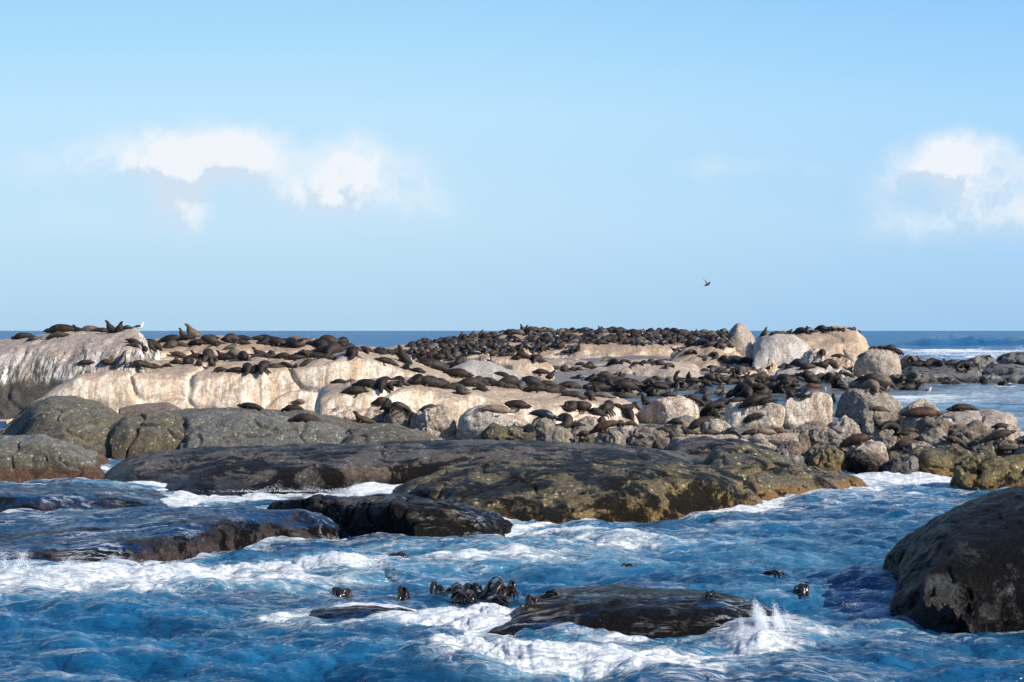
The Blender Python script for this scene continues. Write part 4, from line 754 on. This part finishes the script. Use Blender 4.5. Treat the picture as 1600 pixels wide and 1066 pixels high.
# rays must meet rock only
wo.hide_set(True); spo = bpy.data.objects['sea_spray']; spo.hide_set(True); bpy.context.view_layer.update()
DG = bpy.context.evaluated_depsgraph_get(); CAMP = Vector((0, 0, CAMZ))
def ground(px, py, tol=14):
    """the rock surface met along the sight line, and the lie of the rock there"""
    for k in range(tol):
        d = Vector(P(px, py+k, 50))-CAMP; d.normalize()
        ok, loc, nor, _, ob, _ = scene.ray_cast(DG, CAMP, d)
        if ok and loc.y < 400: 
            if nor.dot(d) > 0: nor = -nor
            zs = []
            pr = []
            for ax, ay in ((.5, 0), (-.5, 0), (0, .5), (0, -.5)):
                ok2, l2, n2, _, _, _ = scene.ray_cast(DG, Vector((loc.x+ax, loc.y+ay, loc.z+.8)), Vector((0, 0, -1)), distance=1.9)
                pr.append(l2.z if ok2 else loc.z-.35)
            n = Vector((pr[1]-pr[0], pr[3]-pr[2], 1.)).normalized()
            ok3, l3, _, _, _, _ = scene.ray_cast(DG, Vector((loc.x, loc.y+.12, loc.z+.5)), Vector((0, 0, -1)), distance=1.5)
            base = l3 if ok3 else loc
            base.z = max(base.z, 0.-.02)
            return base, n
    d = dist_at(py, 0.); return Vector(P(px, py, d)), Vector((0, 0, 1))
SEALS = []   # (site, px, py, length px, pose, heading, colour)
def S(site, *lst):
    for a in lst: SEALS.append((site,)+a)
rr = random.Random(11)
def row(site, x0, y0, x1, y1, n, jy, l0, l1, cols='ddddbbbtg', poses='LLLLSSSCCBBHH'):
    for i in range(n):
        f = (i+.5)/n; k = rr.random()
        SEALS.append((site, x0+(x1-x0)*f+rr.uniform(-.35, .35)*(x1-x0)/n, y0+(y1-y0)*f+rr.uniform(-jy, jy), rr.uniform(l0, l1), rr.choice(poses), rr.choice((0, 180, 10, 190, -40, 215, -70, -110, 160, 30)), rr.choice(cols)))
A_ = 'on the white-streaked left rock'
S(A_, (36, 529, 38, 'L', 190, 'd'), (52, 532, 27, 'S', 200, 'k'), (88, 527, 36, 'L', 0, 'b'), (97, 516, 54, 'L', 180, 'd'), (123, 513, 24, 'H', 180, 't'), (142, 516, 38, 'L', 180, 't'), (157, 513, 34, 'L', 0, 'd'), (172, 514, 27, "U", 180, "b"), (186, 513, 27, "U", -30, "b"), (196, 512, 26, 'S', 0, 'b'), (179, 517, 16, 'B', -70, 't'))
B_ = 'in front row, cream wall'
S(B_, (134, 572, 30, 'L', 180, 'b'), (168, 571, 34, 'S', 160, 'b'), (190, 573, 32, 'U', 60, 'k'), (222, 573, 42, 'L', 200, 'd'), (243, 575, 28, 'L', 180, 'b'), (259, 574, 26, 'S', 0, 'd'), (277, 569, 30, 'S', 180, 'd'), (294, 569, 26, 'B', -90, 'd'), (310, 573, 22, 'U', -70, 't'), (330, 573, 24, 'U', -100, 'd'), (344, 582, 32, 'S', 190, 'd'), (368, 582, 34, 'L', 0, 'd'), (386, 580, 26, 'B', -80, 'd'), (397, 581, 22, 'C', -90, 'b'), (412, 578, 28, 'B', -100, 'b'), (430, 575, 36, 'L', 200, 'd'), (447, 573, 32, 'L', 150, 'd'), (461, 575, 24, 'H', -70, 'd'), (479, 570, 30, 'L', 30, 'd'))
C_ = 'in second row, cream wall'
S(C_, (350, 563, 36, 'L', 0, 'd'), (372, 562, 34, 'L', 180, 'd'), (388, 564, 26, 'H', -90, 'g'), (402, 558, 26, 'S', 40, 'd'), (425, 556, 28, 'S', -60, 'd'), (442, 560, 30, 'L', 180, 'd'), (303, 560, 36, 'L', 10, 'd'), (325, 560, 30, 'B', -70, 'b'), (280, 560, 30, 'L', 180, 'b'), (462, 562, 36, 'L', 200, 'd'), (478, 556, 40, 'L', 200, 'd'), (497, 559, 38, 'L', 195, 'd'), (512, 561, 34, 'L', 195, 'd'), (500, 550, 30, 'L', 200, 'b'))
D_ = 'on the upper left ledge'
S(D_, (210, 538, 28, 'L', 180, 'd'), (222, 545, 28, 'S', -30, 'd'), (235, 544, 22, 'C', -80, 't'), (241, 541, 36, 'L', -30, 'd'), (265, 535, 44, 'L', 0, 'd'), (290, 532, 30, 'L', 0, 'd'), (284, 522, 22, 'U', 180, 'd'), (300, 527, 36, 'U', 180, 't'), (308, 537, 34, 'L', -20, 'd'), (327, 529, 28, 'L', 0, 'd'), (339, 541, 30, 'S', 220, 'd'), (355, 532, 26, 'S', 180, 'b'), (361, 545, 28, 'H', 30, 'g'), (380, 532, 34, 'L', 180, 'd'), (402, 532, 34, 'S', 0, 'd'), (411, 538, 26, 'C', -60, 'd'))
E_ = 'by the upper ledge end'
S(E_, (413, 525, 32, 'L', 0, 'd'), (425, 531, 28, 'L', 180, 'd'), (436, 540, 24, 'B', -90, 'd'), (446, 534, 26, 'S', 180, 'd'), (460, 531, 26, 'L', 0, 't'), (475, 534, 28, 'L', 0, 'b'), (487, 538, 26, 'L', 0, 'd'), (505, 541, 30, 'L', 180, 'd'), (521, 553, 40, 'B', -110, 'd'), (530, 540, 46, 'C', -90, 'd'), (549, 556, 30, 'B', -80, 'd'), (572, 548, 30, 'L', 180, 'd'), (592, 553, 34, 'L', 0, 'd'))
G_ = 'on the smooth shoulder left of centre'
S(G_, (604, 567, 38, 'L', 180, 'b'), (628, 566, 34, 'U', 170, 'd'), (634, 577, 34, 'H', -70, 'k'), (652, 581, 32, 'S', 0, 'd'), (676, 576, 74, 'L', 190, 'd'), (712, 588, 52, 'L', -10, 'd'))
H_ = 'on the rounded middle rock'
S(H_, (531, 599, 30, 'L', 180, 'b'), (548, 598, 28, 'W', 0, 't'), (553, 616, 44, 'L', 0, 'd'), (574, 604, 46, 'L', 180, 'd'), (597, 606, 28, 'B', -90, 'd'), (608, 608, 30, 'L', -60, 'd'), (624, 605, 26, 'H', -90, 'k'), (600, 595, 28, 'L', 0, 'd'), (622, 594, 24, 'S', 0, 'd'), (646, 600, 28, 'S', 180, 'b'), (668, 603, 38, 'L', 0, 'b'), (686, 597, 32, 'L', 0, 'd'), (700, 608, 32, 'L', 0, 'd'), (713, 606, 34, 'L', 200, 'd'), (722, 614, 26, 'C', -90, 'b'), (752, 611, 32, 'S', 0, 'b'))
I_ = 'right of the rounded middle rock'
S(I_, (730, 601, 30, 'L', 0, 'd'), (757, 603, 30, 'L', 180, 'd'), (777, 604, 42, 'L', 0, 'd'), (797, 607, 32, 'L', 200, 'd'), (814, 609, 28, 'B', -90, 'g'), (836, 611, 40, 'L', 0, 'd'), (862, 613, 30, 'C', -90, 'b'), (877, 615, 32, 'L', 0, 'b'), (897, 621, 42, 'L', 0, 'b'), (920, 623, 26, 'B', -70, 'b'), (941, 621, 40, 'L', 0, 'g'), (971, 622, 40, 'L', 180, 'd'), (889, 606, 52, 'L', 0, 'b'), (855, 603, 34, 'L', 180, 'd'), (950, 613, 30, 'S', 0, 'd'))
J_ = 'on the small blocks below the middle rock'
S(J_, (596, 637, 22, 'B', 200, 'b'), (604, 636, 16, 'U', 0, 'b'), (625, 636, 36, 'L', 180, 'b'), (643, 647, 30, 'S', 110, 'd'), (668, 637, 36, 'L', -8, 'b'), (568, 661, 44, 'H', 180, 'b'))
K_ = 'on and above the broad pale boulder'
S(K_, (776, 641, 50, 'L', 0, 't'), (808, 637, 42, 'L', -8, 'd'), (849, 652, 46, 'L', -20, 'k'), (890, 640, 28, 'C', -90, 'd'), (882, 664, 38, 'C', -80, 'b'), (932, 649, 32, 'S', 180, 'd'), (950, 641, 30, 'B', -90, 'd'), (965, 637, 26, 'L', 0, 'd'), (979, 641, 38, 'H', 20, 'd'), (1009, 633, 30, 'U', 180, 'd'), (981, 651, 26, 'B', 120, 'd'), (900, 668, 24, 'L', 0, 'b'))
L_ = 'below the green-footed rock'
S(L_, (940, 667, 20, 'B', -90, 'g'), (955, 666, 18, 'C', -90, 't'), (969, 666, 18, 'B', -90, 't'), (986, 665, 26, 'S', 0, 'b'), (914, 682, 24, 'S', 180, 't'), (945, 681, 48, 'L', 190, 'r'), (1056, 671, 14, 'B', 0, 't'), (1040, 676, 22, 'L', 0, 'r'))
M_ = 'on the ledge under the cream wall'
S(M_, (392, 639, 42, 'L', 180, 'd'), (457, 641, 36, 'L', 180, 'd'), (466, 636, 28, 'S', 0, 't'), (477, 660, 54, 'L', 180, 'd'))
N_ = 'on the wide low pedestal'
S(N_, (1058, 682, 38, 'S', 180, 't'), (1078, 679, 32, 'H', 180, 'b'), (1096, 672, 50, 'L', 180, 'b'), (1112, 680, 34, 'L', 180, 'b'), (1143, 679, 38, 'S', 0, 'k'), (1178, 668, 38, 'L', 170, 'b'), (1175, 679, 34, 'L', 0, 'b'), (1197, 679, 36, 'L', 180, 't'), (1214, 678, 26, 'L', 0, 'r'))
O_ = 'on top of the cream blocks'
S(O_, (1180, 632, 54, 'L', 190, 'd'), (1198, 631, 36, 'L', 190, 'd'), (1221, 614, 18, 'B', -90, 'b'), (1236, 621, 24, 'B', -90, 'b'), (1256, 620, 32, 'C', -90, 'k'))
Q_ = 'on wet slabs left of the cream blocks'
S(Q_, (1086, 628, 36, 'L', 180, 'd'), (1098, 635, 34, 'L', 0, 'd'), (1104, 628, 24, 'B', -90, 'd'), (1135, 631, 40, 'L', 180, 'd'), (1116, 649, 38, 'L', 190, 'b'), (1108, 654, 28, 'L', 180, 'd'), (1150, 628, 36, 'L', 180, 'd'), (1124, 641, 34, 'L', 0, 'd'), (1148, 618, 36, 'S', 180, 'b'), (1100, 616, 32, 'S', 0, 'd'), (1064, 611, 20, 'S', 0, 'd'), (1045, 621, 24, 'L', 180, 'b'), (1128, 619, 18, 'U', 0, 'd'), (1168, 617, 30, 'B', -90, 'd'), (1192, 614, 24, 'C', -90, 'k'), (1178, 608, 30, 'L', 0, 'd'), (1206, 612, 30, 'L', 0, 'd'))
T_ = 'in the row beyond the pools'
S(T_, (1026, 594, 28, 'S', 180, 'd'), (1062, 600, 26, 'K', 180, 'd'), (1076, 597, 18, 'U', -90, 'd'), (1094, 596, 28, 'S', 0, 'd'), (1055, 604, 24, 'L', 180, 'b'), (1082, 604, 28, 'L', 0, 'b'), (1030, 608, 34, 'L', 180, 'd'), (1012, 600, 28, 'L', 0, 'd'), (1112, 601, 28, 'L', 0, 'd'), (1046, 598, 22, 'B', -90, 'd'), (1130, 598, 28, 'L', 180, 'd'))
row('on dark slabs near the pools', 1140, 597, 1235, 603, 8, 4, 24, 32)
row('on flats below the buff slope', 905, 598, 1000, 602, 9, 4, 22, 32)
row('on flats below the buff slope', 930, 609, 1030, 611, 7, 3, 24, 34)
S('on the uneven buff slope', (843, 566, 22, 'L', 0, 'd'), (846, 584, 28, 'L', 180, 'b'), (868, 577, 24, 'L', 200, 'd'), (882, 580, 24, 'B', -90, 'd'), (893, 579, 20, 'S', 0, 'd'), (904, 579, 12, 'B', 0, 'b'), (908, 571, 22, 'L', 0, 'd'), (919, 574, 26, 'C', -90, 'd'), (929, 576, 16, 'L', 0, 'd'), (905, 592, 14, 'B', 0, 'd'), (927, 592, 16, 'C', 0, 'd'), (965, 586, 18, 'S', 0, 'b'), (897, 592, 18, 'L', 0, 'd'), (861, 594, 20, 'U', 0, 'd'))
S('beside the smooth bluish slab', (784, 588, 30, 'L', 0, 'd'), (733, 553, 30, 'L', 180, 'b'), (704, 572, 28, 'S', 0, 'd'), (716, 570, 30, 'C', -90, 'd'), (702, 564, 24, 'U', 180, 'd'), (690, 572, 26, 'L', 180, 'd'), (765, 598, 36, 'L', 0, 'd'), (748, 600, 28, 'B', -90, 'd'), (826, 597, 30, 'L', 0, 'd'))
row('on top of the rusty squared block', 768, 557, 845, 562, 9, 3, 17, 22, 'dddk')
row('on the third-tier cream ledge', 948, 566, 1052, 572, 13, 2.5, 16, 22, 'dddk')
row('along the sloping shoulder', 1050, 549, 1180, 571, 13, 3, 15, 20, 'dddk')
row('in the row below the cone rock', 1100, 578, 1202, 582, 14, 4, 17, 23, 'dddk')
row('on the whitish ledge at right', 1214, 574, 1300, 573, 10, 3, 18, 26, 'dddbb')
row('in front of the whitish ledge', 1225, 592, 1312, 597, 9, 4, 22, 30, 'dddbb')
row('below the capped boulder', 1345, 600, 1430, 606, 14, 6, 22, 30, 'ddddbk')
row('on the wide wet shelf at right', 1432, 568, 1508, 573, 10, 3, 20, 27, 'dddb')
S('beside the capped boulder', (1310, 558, 24, 'L', 0, 'd'), (1365, 545, 18, 'L', 0, 'd'), (1378, 544, 20, 'L', 180, 'd'), (1392, 547, 18, 'B', 0, 'd'), (1403, 553, 16, 'B', 0, 'd'), (1420, 572, 20, 'S', -90, 'd'), (1424, 580, 18, 'B', -90, 'd'), (1428, 587, 22, 'L', 0, 'd'), (1348, 560, 18, 'L', 180, 'd'), (1284, 556, 18, 'B', -90, 'd'), (1271, 607, 34, 'L', 180, 'r'), (1238, 605, 28, 'L', 0, 'd'), (1480, 592, 16, 'L', 0, 'd'))
U_ = 'among the right-hand boulders'
S(U_, (1505, 641, 46, 'L', 180, 'd'), (1440, 650, 60, 'L', 0, 'r'), (1376, 642, 34, 'L', 180, 'b'), (1345, 671, 32, 'L', 0, 'b'), (1393, 673, 30, 'C', 0, 'd'), (1374, 671, 28, 'U', 180, 'd'), (1418, 675, 32, 'L', 0, 'b'), (1338, 696, 56, 'L', 0, 'r'), (1413, 682, 28, 'L', 0, 'd'), (1416, 699, 46, 'L', 180, 'b'), (1566, 668, 30, 'L', 180, 'd'), (1562, 684, 50, 'L', 0, 'b'), (1574, 712, 28, 'L', 180, 'd'), (1494, 694, 40, 'L', 180, 'b'), (1302, 628, 22, 'U', -90, 'b'))
W_ = 'along the crest of the sandy mound'
S(W_, (1196, 524, 18, 'U', 0, 't'))
row(W_, 1204, 523, 1345, 514, 19, 1.5, 15, 20, 'dddk')
row('on the left slope of the far ridge', 600, 552, 735, 540, 14, 4, 16, 22, 'dddb')
row('lower left on the far ridge', 640, 562, 760, 552, 12, 4, 16, 22, 'dddbbt')

row(D_, 200, 541, 420, 536, 9, 4, 26, 34, 'dddbbt')
row(E_, 420, 536, 560, 545, 8, 4, 26, 34, 'dddbbt')
row(C_, 290, 563, 520, 556, 11, 4, 26, 34, 'dddbbt')
row(H_, 560, 600, 740, 604, 9, 4, 26, 34, 'dddbbt')
row(I_, 740, 600, 990, 616, 12, 4, 28, 36, 'dddbb')
row(T_, 1000, 602, 1130, 604, 7, 4, 24, 32, 'dddbb')
row(Q_, 1080, 622, 1230, 610, 9, 5, 26, 34, 'dddbbt')
row(K_, 880, 642, 1000, 640, 6, 6, 24, 32, 'dddbb')
row('below the capped boulder', 1355, 606, 1440, 600, 8, 5, 22, 30, 'dddbbt')
row('in front of the whitish ledge', 1215, 600, 1330, 590, 8, 4, 22, 30, 'dddbbt')
def place(site, px, py, L, pose, head, col):
    base, n = ground(px, py)
    d = base.y
    size = L/F*d/(1.75 if pose in 'LSWH' else 1.45 if pose == 'U' else 1.15 if pose == 'C' else 1.2)
    if pose == 'B': size = L/F*d/.85*.8
    size = min(max(size*1.0, .48), 1.3)
    if pose == 'L' and L > 60: size = 1.5
    up = Vector((n.x*.85, n.y*.85, 1)).normalized() if pose not in 'UHK' else Vector((n.x*.4, n.y*.4, 1)).normalized()
    h = R(head); fw = Vector((math.cos(h), math.sin(h), 0)); fw = (fw-up*fw.dot(up)).normalized(); side = up.cross(fw)
    Mx = Matrix((fw, side, up)).transposed().to_4x4(); flipy = rr.choice((1, 1, -1))
    s2 = Matrix.Diagonal((size*rr.uniform(.95, 1.05), size*flipy*rr.uniform(.93, 1.08), size*rr.uniform(.9, 1.1), 1))
    return Matrix.Translation(base-up*(.03+.055*size))@Mx@s2, size, d
sites = {}
for i, s in enumerate(SEALS): sites.setdefault(s[0], []).append(s)
# merge duplicates in order from left to right within each place
placed = []
for site, lst in sites.items():
    lst.sort(key=lambda a: a[1])
    for i, s in enumerate(lst):
        mtx, size, d = place(*s)
        placed.append((s[3], site, i, len(lst), s, mtx))
print('seals listed', len(placed))
keep = sorted(placed, key=lambda a: -a[0])
solo = keep[:300]; rest = keep[300:]
protos = {}
for L, site, i, n, s, mtx in sorted(solo, key=lambda a: (a[1], a[2])):
    k = (s[4],)
    if s[4] not in protos:
        o = bpy.data.objects.new('fur_seal', MESH[s[4]]); protos[s[4]] = o
    else: o = protos[s[4]].copy()
    COL.objects.link(o); o.matrix_world = mtx
    o.material_slots[0].link = 'OBJECT'; o.material_slots[0].material = FUR[s[6]]
    lab_ = '%s seal %s, %s from left %s' % (CW[s[6]], PW[s[4]], ORD[min(i, 29)], site)
    if len(lab_.replace('-', ' ').split()) > 16: lab_ = lab_.replace(' the ', ' ')
    tag(o, lab_, 'seal', 'seals '+site)
# the far-off crowd, past the three hundred that show largest, is one mass
cr = random.Random(23); crowd = [(s[4], m) for _, _, _, _, s, m in rest]
def crow(x0, y0, x1, y1, n, jy, l0, l1):
    for i in range(n):
        f = (i+cr.random())/n
        s = ('', x0+(x1-x0)*f, y0+(y1-y0)*f+cr.uniform(-jy, jy), cr.uniform(l0, l1), cr.choice('LLLLSSSCCBBBCH') if cr.random() < .95 else 'U', cr.choice((0, 180, 20, 200, -60, -100, -120, 150)), 'd')
        crowd.append((s[4], place(*s)[0]))
crow(640, 540, 830, 519, 60, 1.5, 13, 18); crow(830, 518, 1135, 521, 110, 1.5, 13, 18)
crow(680, 541, 850, 530, 60, 4, 13, 18); crow(830, 529, 1130, 530, 130, 4, 13, 18); crow(850, 535, 1140, 537, 90, 2.5, 13, 18)
crow(700, 549, 850, 545, 50, 5, 14, 19); crow(620, 556, 800, 548, 40, 5, 14, 19); crow(1080, 538, 1145, 543, 22, 2, 13, 18); crow(850, 545, 905, 550, 12, 6, 12, 18)
crow(640, 548, 780, 540, 40, 4, 13, 18); crow(1000, 525, 1140, 528, 40, 3, 13, 18); crow(560, 548, 640, 552, 10, 3, 16, 20); crow(1110, 592, 1230, 596, 16, 3, 18, 26); crow(940, 594, 1010, 606, 14, 5, 18, 26)
VV = []; FF = []; nb = 0
for pz, mtx in crowd:
    m0 = LOWM[pz if pz in LOWM else 'L']
    n = len(m0.vertices); co = np.empty(n*3); m0.vertices.foreach_get('co', co); co = co.reshape(-1, 3)
    A = np.array(mtx); co = co@A[:3, :3].T+A[:3, 3]
    q = np.empty(len(m0.loops), dtype=np.int64); m0.loops.foreach_get('vertex_index', q)
    if len(m0.loops) != 4*len(m0.polygons): raise RuntimeError('remesh gave non quads')
    q = q.reshape(-1, 4)
    if mtx.determinant() < 0: q = q[:, ::-1]
    VV.append(co); FF.append(q+nb); nb += n
if VV:
    me = mesh_np('seal_crowd', np.concatenate(VV), np.concatenate(FF), None)
    for k in 'dbkg': me.materials.append(FUR[k])
    mi = np.concatenate([np.full(len(f), cr.choice((0, 0, 0, 0, 1, 1, 2, 3)), dtype=np.int32) for f in FF]); me.polygons.foreach_set('material_index', mi)
    tag(link('seal_crowd', me), 'dense dark crowd of distant seals covering the far ridge', 'seal crowd', None, 'stuff')

# ---------------------------------------------------------------- birds
def simple_mat(name, c, r=.6):
    m, t = new_mat(name); p = t.new('ShaderNodeTexCoord').outputs['Object']; n = t.noise(p, 18, 4, .6).outputs['Fac']
    out(t, t.new('ShaderNodeBsdfPrincipled', {'Base Color': t.mix(n, tuple(x*.8 for x in c), tuple(min(1, x*1.2) for x in c)), 'Roughness': r}).outputs[0]); return m
WH = simple_mat('white_feathers', (.75, .75, .73)); BK = simple_mat('black_feathers', (.03, .03, .034)); YE = simple_mat('yellow_bill', (.65, .42, .05))
def multi(name, parts):
    V = []; F_ = []; mi = []
    for (v, f), m in parts:
        b = len(V); V += [tuple(x) for x in v]; F_ += [tuple(b+i for i in q) for q in f]; mi += [m]*len(f)
    me = bpy.data.meshes.new(name); me.from_pydata(V, [], F_)
    for m in (WH, BK, YE): me.materials.append(m)
    me.polygons.foreach_set('material_index', np.array(mi, dtype=np.int32)); me.polygons.foreach_set('use_smooth', np.ones(len(F_), bool)); me.update(); return me
GULL = multi('gull', [(tube([(-.20, 0, .19, .02, .015), (-.12, 0, .20, .06, .055), (0, 0, .21, .085, .085), (.10, 0, .24, .075, .08), (.15, 0, .30, .045, .045), (.17, 0, .36, .042, .042), (.20, 0, .375, .04, .038), (.235, 0, .37, .015, .015)], 14, 4), 0),
    (tube([(-.36, .0, .185, .01, .006), (-.22, .03, .215, .035, .012), (-.05, .07, .245, .035, .05), (.08, .075, .25, .025, .045), (.11, .06, .25, .01, .02)], 10, 4), 1), (tube([(-.36, -.0, .18, .01, .006), (-.22, -.03, .215, .035, .012), (-.05, -.07, .245, .035, .05), (.08, -.075, .25, .025, .045), (.11, -.06, .25, .01, .02)], 10, 4), 1),
    (tube([(-.10, 0, .265, .03, .01), (.0, 0, .285, .06, .02), (.08, 0, .28, .04, .02)], 8, 3), 1),
    (tube([(.225, 0, .37, .014, .014), (.27, 0, .366, .010, .011), (.30, 0, .352, .003, .004)], 8, 3), 2),
    (tube([(0, .035, .15, .01, .01), (.01, .035, .07, .007, .007), (0, .035, .01, .007, .007), (.05, .035, .004, .02, .004)], 6, 3), 2), (tube([(0, -.035, .15, .01, .01), (.01, -.035, .07, .007, .007), (0, -.035, .01, .007, .007), (.05, -.035, .004, .02, .004)], 6, 3), 2)])
CORM = multi('cormorant', [(tube([(-.34, 0, .08, .03, .01), (-.22, 0, .14, .05, .02), (-.10, 0, .22, .08, .07), (.02, 0, .32, .10, .10), (.08, 0, .44, .07, .075), (.08, 0, .56, .035, .04), (.10, 0, .66, .03, .032), (.14, 0, .70, .034, .034), (.19, 0, .70, .02, .02)], 12, 4), 1), (tube([(.18, 0, .70, .012, .012), (.26, 0, .69, .005, .006)], 6, 3), 2), (tube([(.0, .04, .2, .02, .02), (0, .04, .01, .01, .01), (.06, .04, .005, .03, .005)], 6, 3), 1), (tube([(.0, -.04, .2, .02, .02), (0, -.04, .01, .01, .01), (.06, -.04, .005, .03, .005)], 6, 3), 1), (tube([(.06, 0, .33, .05, .06), (.105, 0, .40, .04, .05), (.11, 0, .50, .02, .03)], 8, 3), 0)])
FLY = multi('flying_gull', [(tube([(-.26, 0, 0, .05, .01), (-.12, 0, .0, .05, .045), (.05, 0, .01, .07, .065), (.17, 0, .03, .045, .045), (.24, 0, .03, .035, .035), (.31, 0, .02, .008, .008)], 12, 4), 1),
    (tube([(.06, .04, .03, .08, .02), (.10, .18, .20, .09, .014), (.02, .30, .38, .07, .010), (-.14, .40, .50, .02, .006)], 10, 4), 1), (tube([(.06, -.04, .03, .08, .02), (.10, -.22, .16, .09, .014), (.02, -.40, .28, .07, .010), (-.14, -.55, .34, .02, .006)], 10, 4), 1), (tube([(.30, 0, .02, .01, .01), (.35, 0, .012, .004, .005)], 6, 2), 2)])
birds = [('gull', GULL, 216, 515, 24, 8, 'black-backed gull standing on the right slope of the huge left rock'), ('gull', GULL, 1450, 622, 24, 8, 'black-backed gull standing in the foam of the back channel at right'),
         ('gull', GULL, 1290, 613, 12, -100, 'small white-headed gull standing right of the wet black seal on the cream block'), ('gull', GULL, 1352, 599, 12, 200, 'gull standing left of the seal group under the round capped boulder'), ('gull', GULL, 1434, 598, 14, -30, 'gull leaning forward at the right end of the seal group'),
         ('gull', GULL, 1222, 606, 10, 180, 'tiny gull between wet slabs left of the reddish seal'), ('cormorant', CORM, 1058, 619, 16, 20, 'black and white bird standing in the shallow pool left of the cream blocks'), ('gull', GULL, 757, 551, 9, -20, 'tiny white gull at the left corner of the rusty squared block'), ('gull', GULL, 988, 597, 10, 160, 'small white bird on the flats left of the third-tier ledge'), ('gull', GULL, 872, 558, 10, 180, 'small white gull below the left end of the ridge cliff'),
         ('cormorant', CORM, 1178, 637, 11, -60, 'small dark bird perched at the left edge of the cream blocks')]
for nm, me, px, py, L, hd, lab in birds[:10]:
    base, n = ground(px, py); s = min(1.35, max(.8, L/F*base.y/(.62 if me is GULL else .55))); o = link(nm, me, base); o.scale = (s, s, s); o.rotation_euler = (0, 0, R(hd)); tag(o, lab, 'bird')
o = link('flying_gull', FLY, P(1104, 446, 120)); o.rotation_euler = (R(8), R(-6), R(25)); o.scale = (1., 1., 1.); tag(o, 'dark bird flying in the open sky above the ridge', 'bird')

# ---------------------------------------------------------------- kelp heads in the near water
mk, t = new_mat('wet_kelp'); p = t.new('ShaderNodeTexCoord').outputs['Object']; n = t.noise(p, 9, 5, .6).outputs['Fac']
out(t, t.new('ShaderNodeBsdfPrincipled', {'Base Color': t.mix(t.ramp(n, .35, .7), (.006, .0045, .003), (.040, .024, .009)), 'Roughness': .12, 'Specular IOR Level': .8, 'Normal': t.new('ShaderNodeBump', {'Height': n, 'Strength': .5, 'Distance': .04}).outputs[0]}).outputs[0])
kelps = [(533, 934, 34, 15, 'kelp head alone at the left of the floating kelp'), (630, 936, 24, 18, 'single upright kelp head second from the left'), (685, 928, 22, 17, 'kelp hoop with a thin arching stalk left of the kelp cluster'), (711, 924, 24, 10, 'flat folded kelp behind the arching hoop'), (740, 928, 34, 17, 'round looped kelp head left of the tallest kelp'), (776, 932, 40, 27, 'tallest bunched kelp head of the floating cluster'), (800, 928, 24, 20, 'spiky kelp fronds right of the tallest kelp'), (727, 937, 40, 12, 'long low kelp blade lying in front of the looped head'), (780, 942, 34, 10, 'flat kelp blade in front of the tallest kelp'), (830, 948, 20, 12, 'small kelp tuft at the left end of the awash rock'), (862, 934, 24, 8, 'low kelp tuft on the left shoulder of the awash rock'), (1252, 929, 26, 17, 'lone kelp head in open water left of the black boulder'), (620, 872, 30, 8, 'dark kelp patch in the foam left of centre'), (980, 887, 16, 5, 'tiny scrap of kelp in the open channel'), (1206, 899, 32, 6, 'thin drifting kelp behind the lone kelp head'), (1112, 936, 16, 9, 'kelp tip sticking up behind the awash rock')]
for i, (px, py, w, h, lab) in enumerate(kelps):
    ks = np.random.RandomState(i+40); d = dist_at(py, 0.); W = w/F*d; H = h/F*d*1.1; parts = []
    nb_ = 14 if w > 30 else 9
    for k in range(nb_):
        cx = ks.uniform(-.3, .3)*W; cy = ks.uniform(-.15, .15)*W; a = ks.uniform(0, 6.28) if h > 11 else ks.choice((0, math.pi))+ks.uniform(-.3, .3); r = ks.uniform(.18, .36)*W; hh_ = H*ks.uniform(.55, 1.0)
        ca, sa = math.cos(a), math.sin(a); th = ks.uniform(.008, .014); bw = ks.uniform(.025, .075); ox = ks.uniform(-.1, .1)*W; hh_ *= ks.uniform(.30, 1.15); r *= 1.25
        parts.append((tube([(cx-ca*r*.9, cy-sa*r*.9, -.10, .02, th*1.3), (cx-ca*r*.7, cy-sa*r*.7, hh_*.55, bw*.6, th*1.3), (cx-ca*r*.1, cy-sa*r*.1, hh_*1.0, bw, th*1.3), (cx+ca*r*.55+ox, cy+sa*r*.55, hh_*.70, bw*1.1, th), (cx+ca*r*1.0+ox, cy+sa*r*1.0, hh_*.15, bw*.8, th), (cx+ca*r*1.7, cy+sa*r*1.9, -.02, bw*.5, th)], 8, 5), 0))
    V = []; F_ = []
    for (v, f), _ in parts:
        b = len(V); V += [tuple(x) for x in v]; F_ += [tuple(b+j for j in q) for q in f]
    me = bpy.data.meshes.new('kelp'); me.from_pydata(V, [], F_); me.polygons.foreach_set('use_smooth', np.ones(len(F_), bool)); me.materials.append(mk); me.update()
    c = P(px, py, d); zz = .02
    if 820 < px < 880 or px == 1112: b_, _n = ground(px, py); c = np.array(b_); zz = 0
    tag(link('kelp', me, (c[0], c[1], c[2]+zz)), lab, 'kelp', 'kelp in the near water')
wo.hide_set(False); spo.hide_set(False)
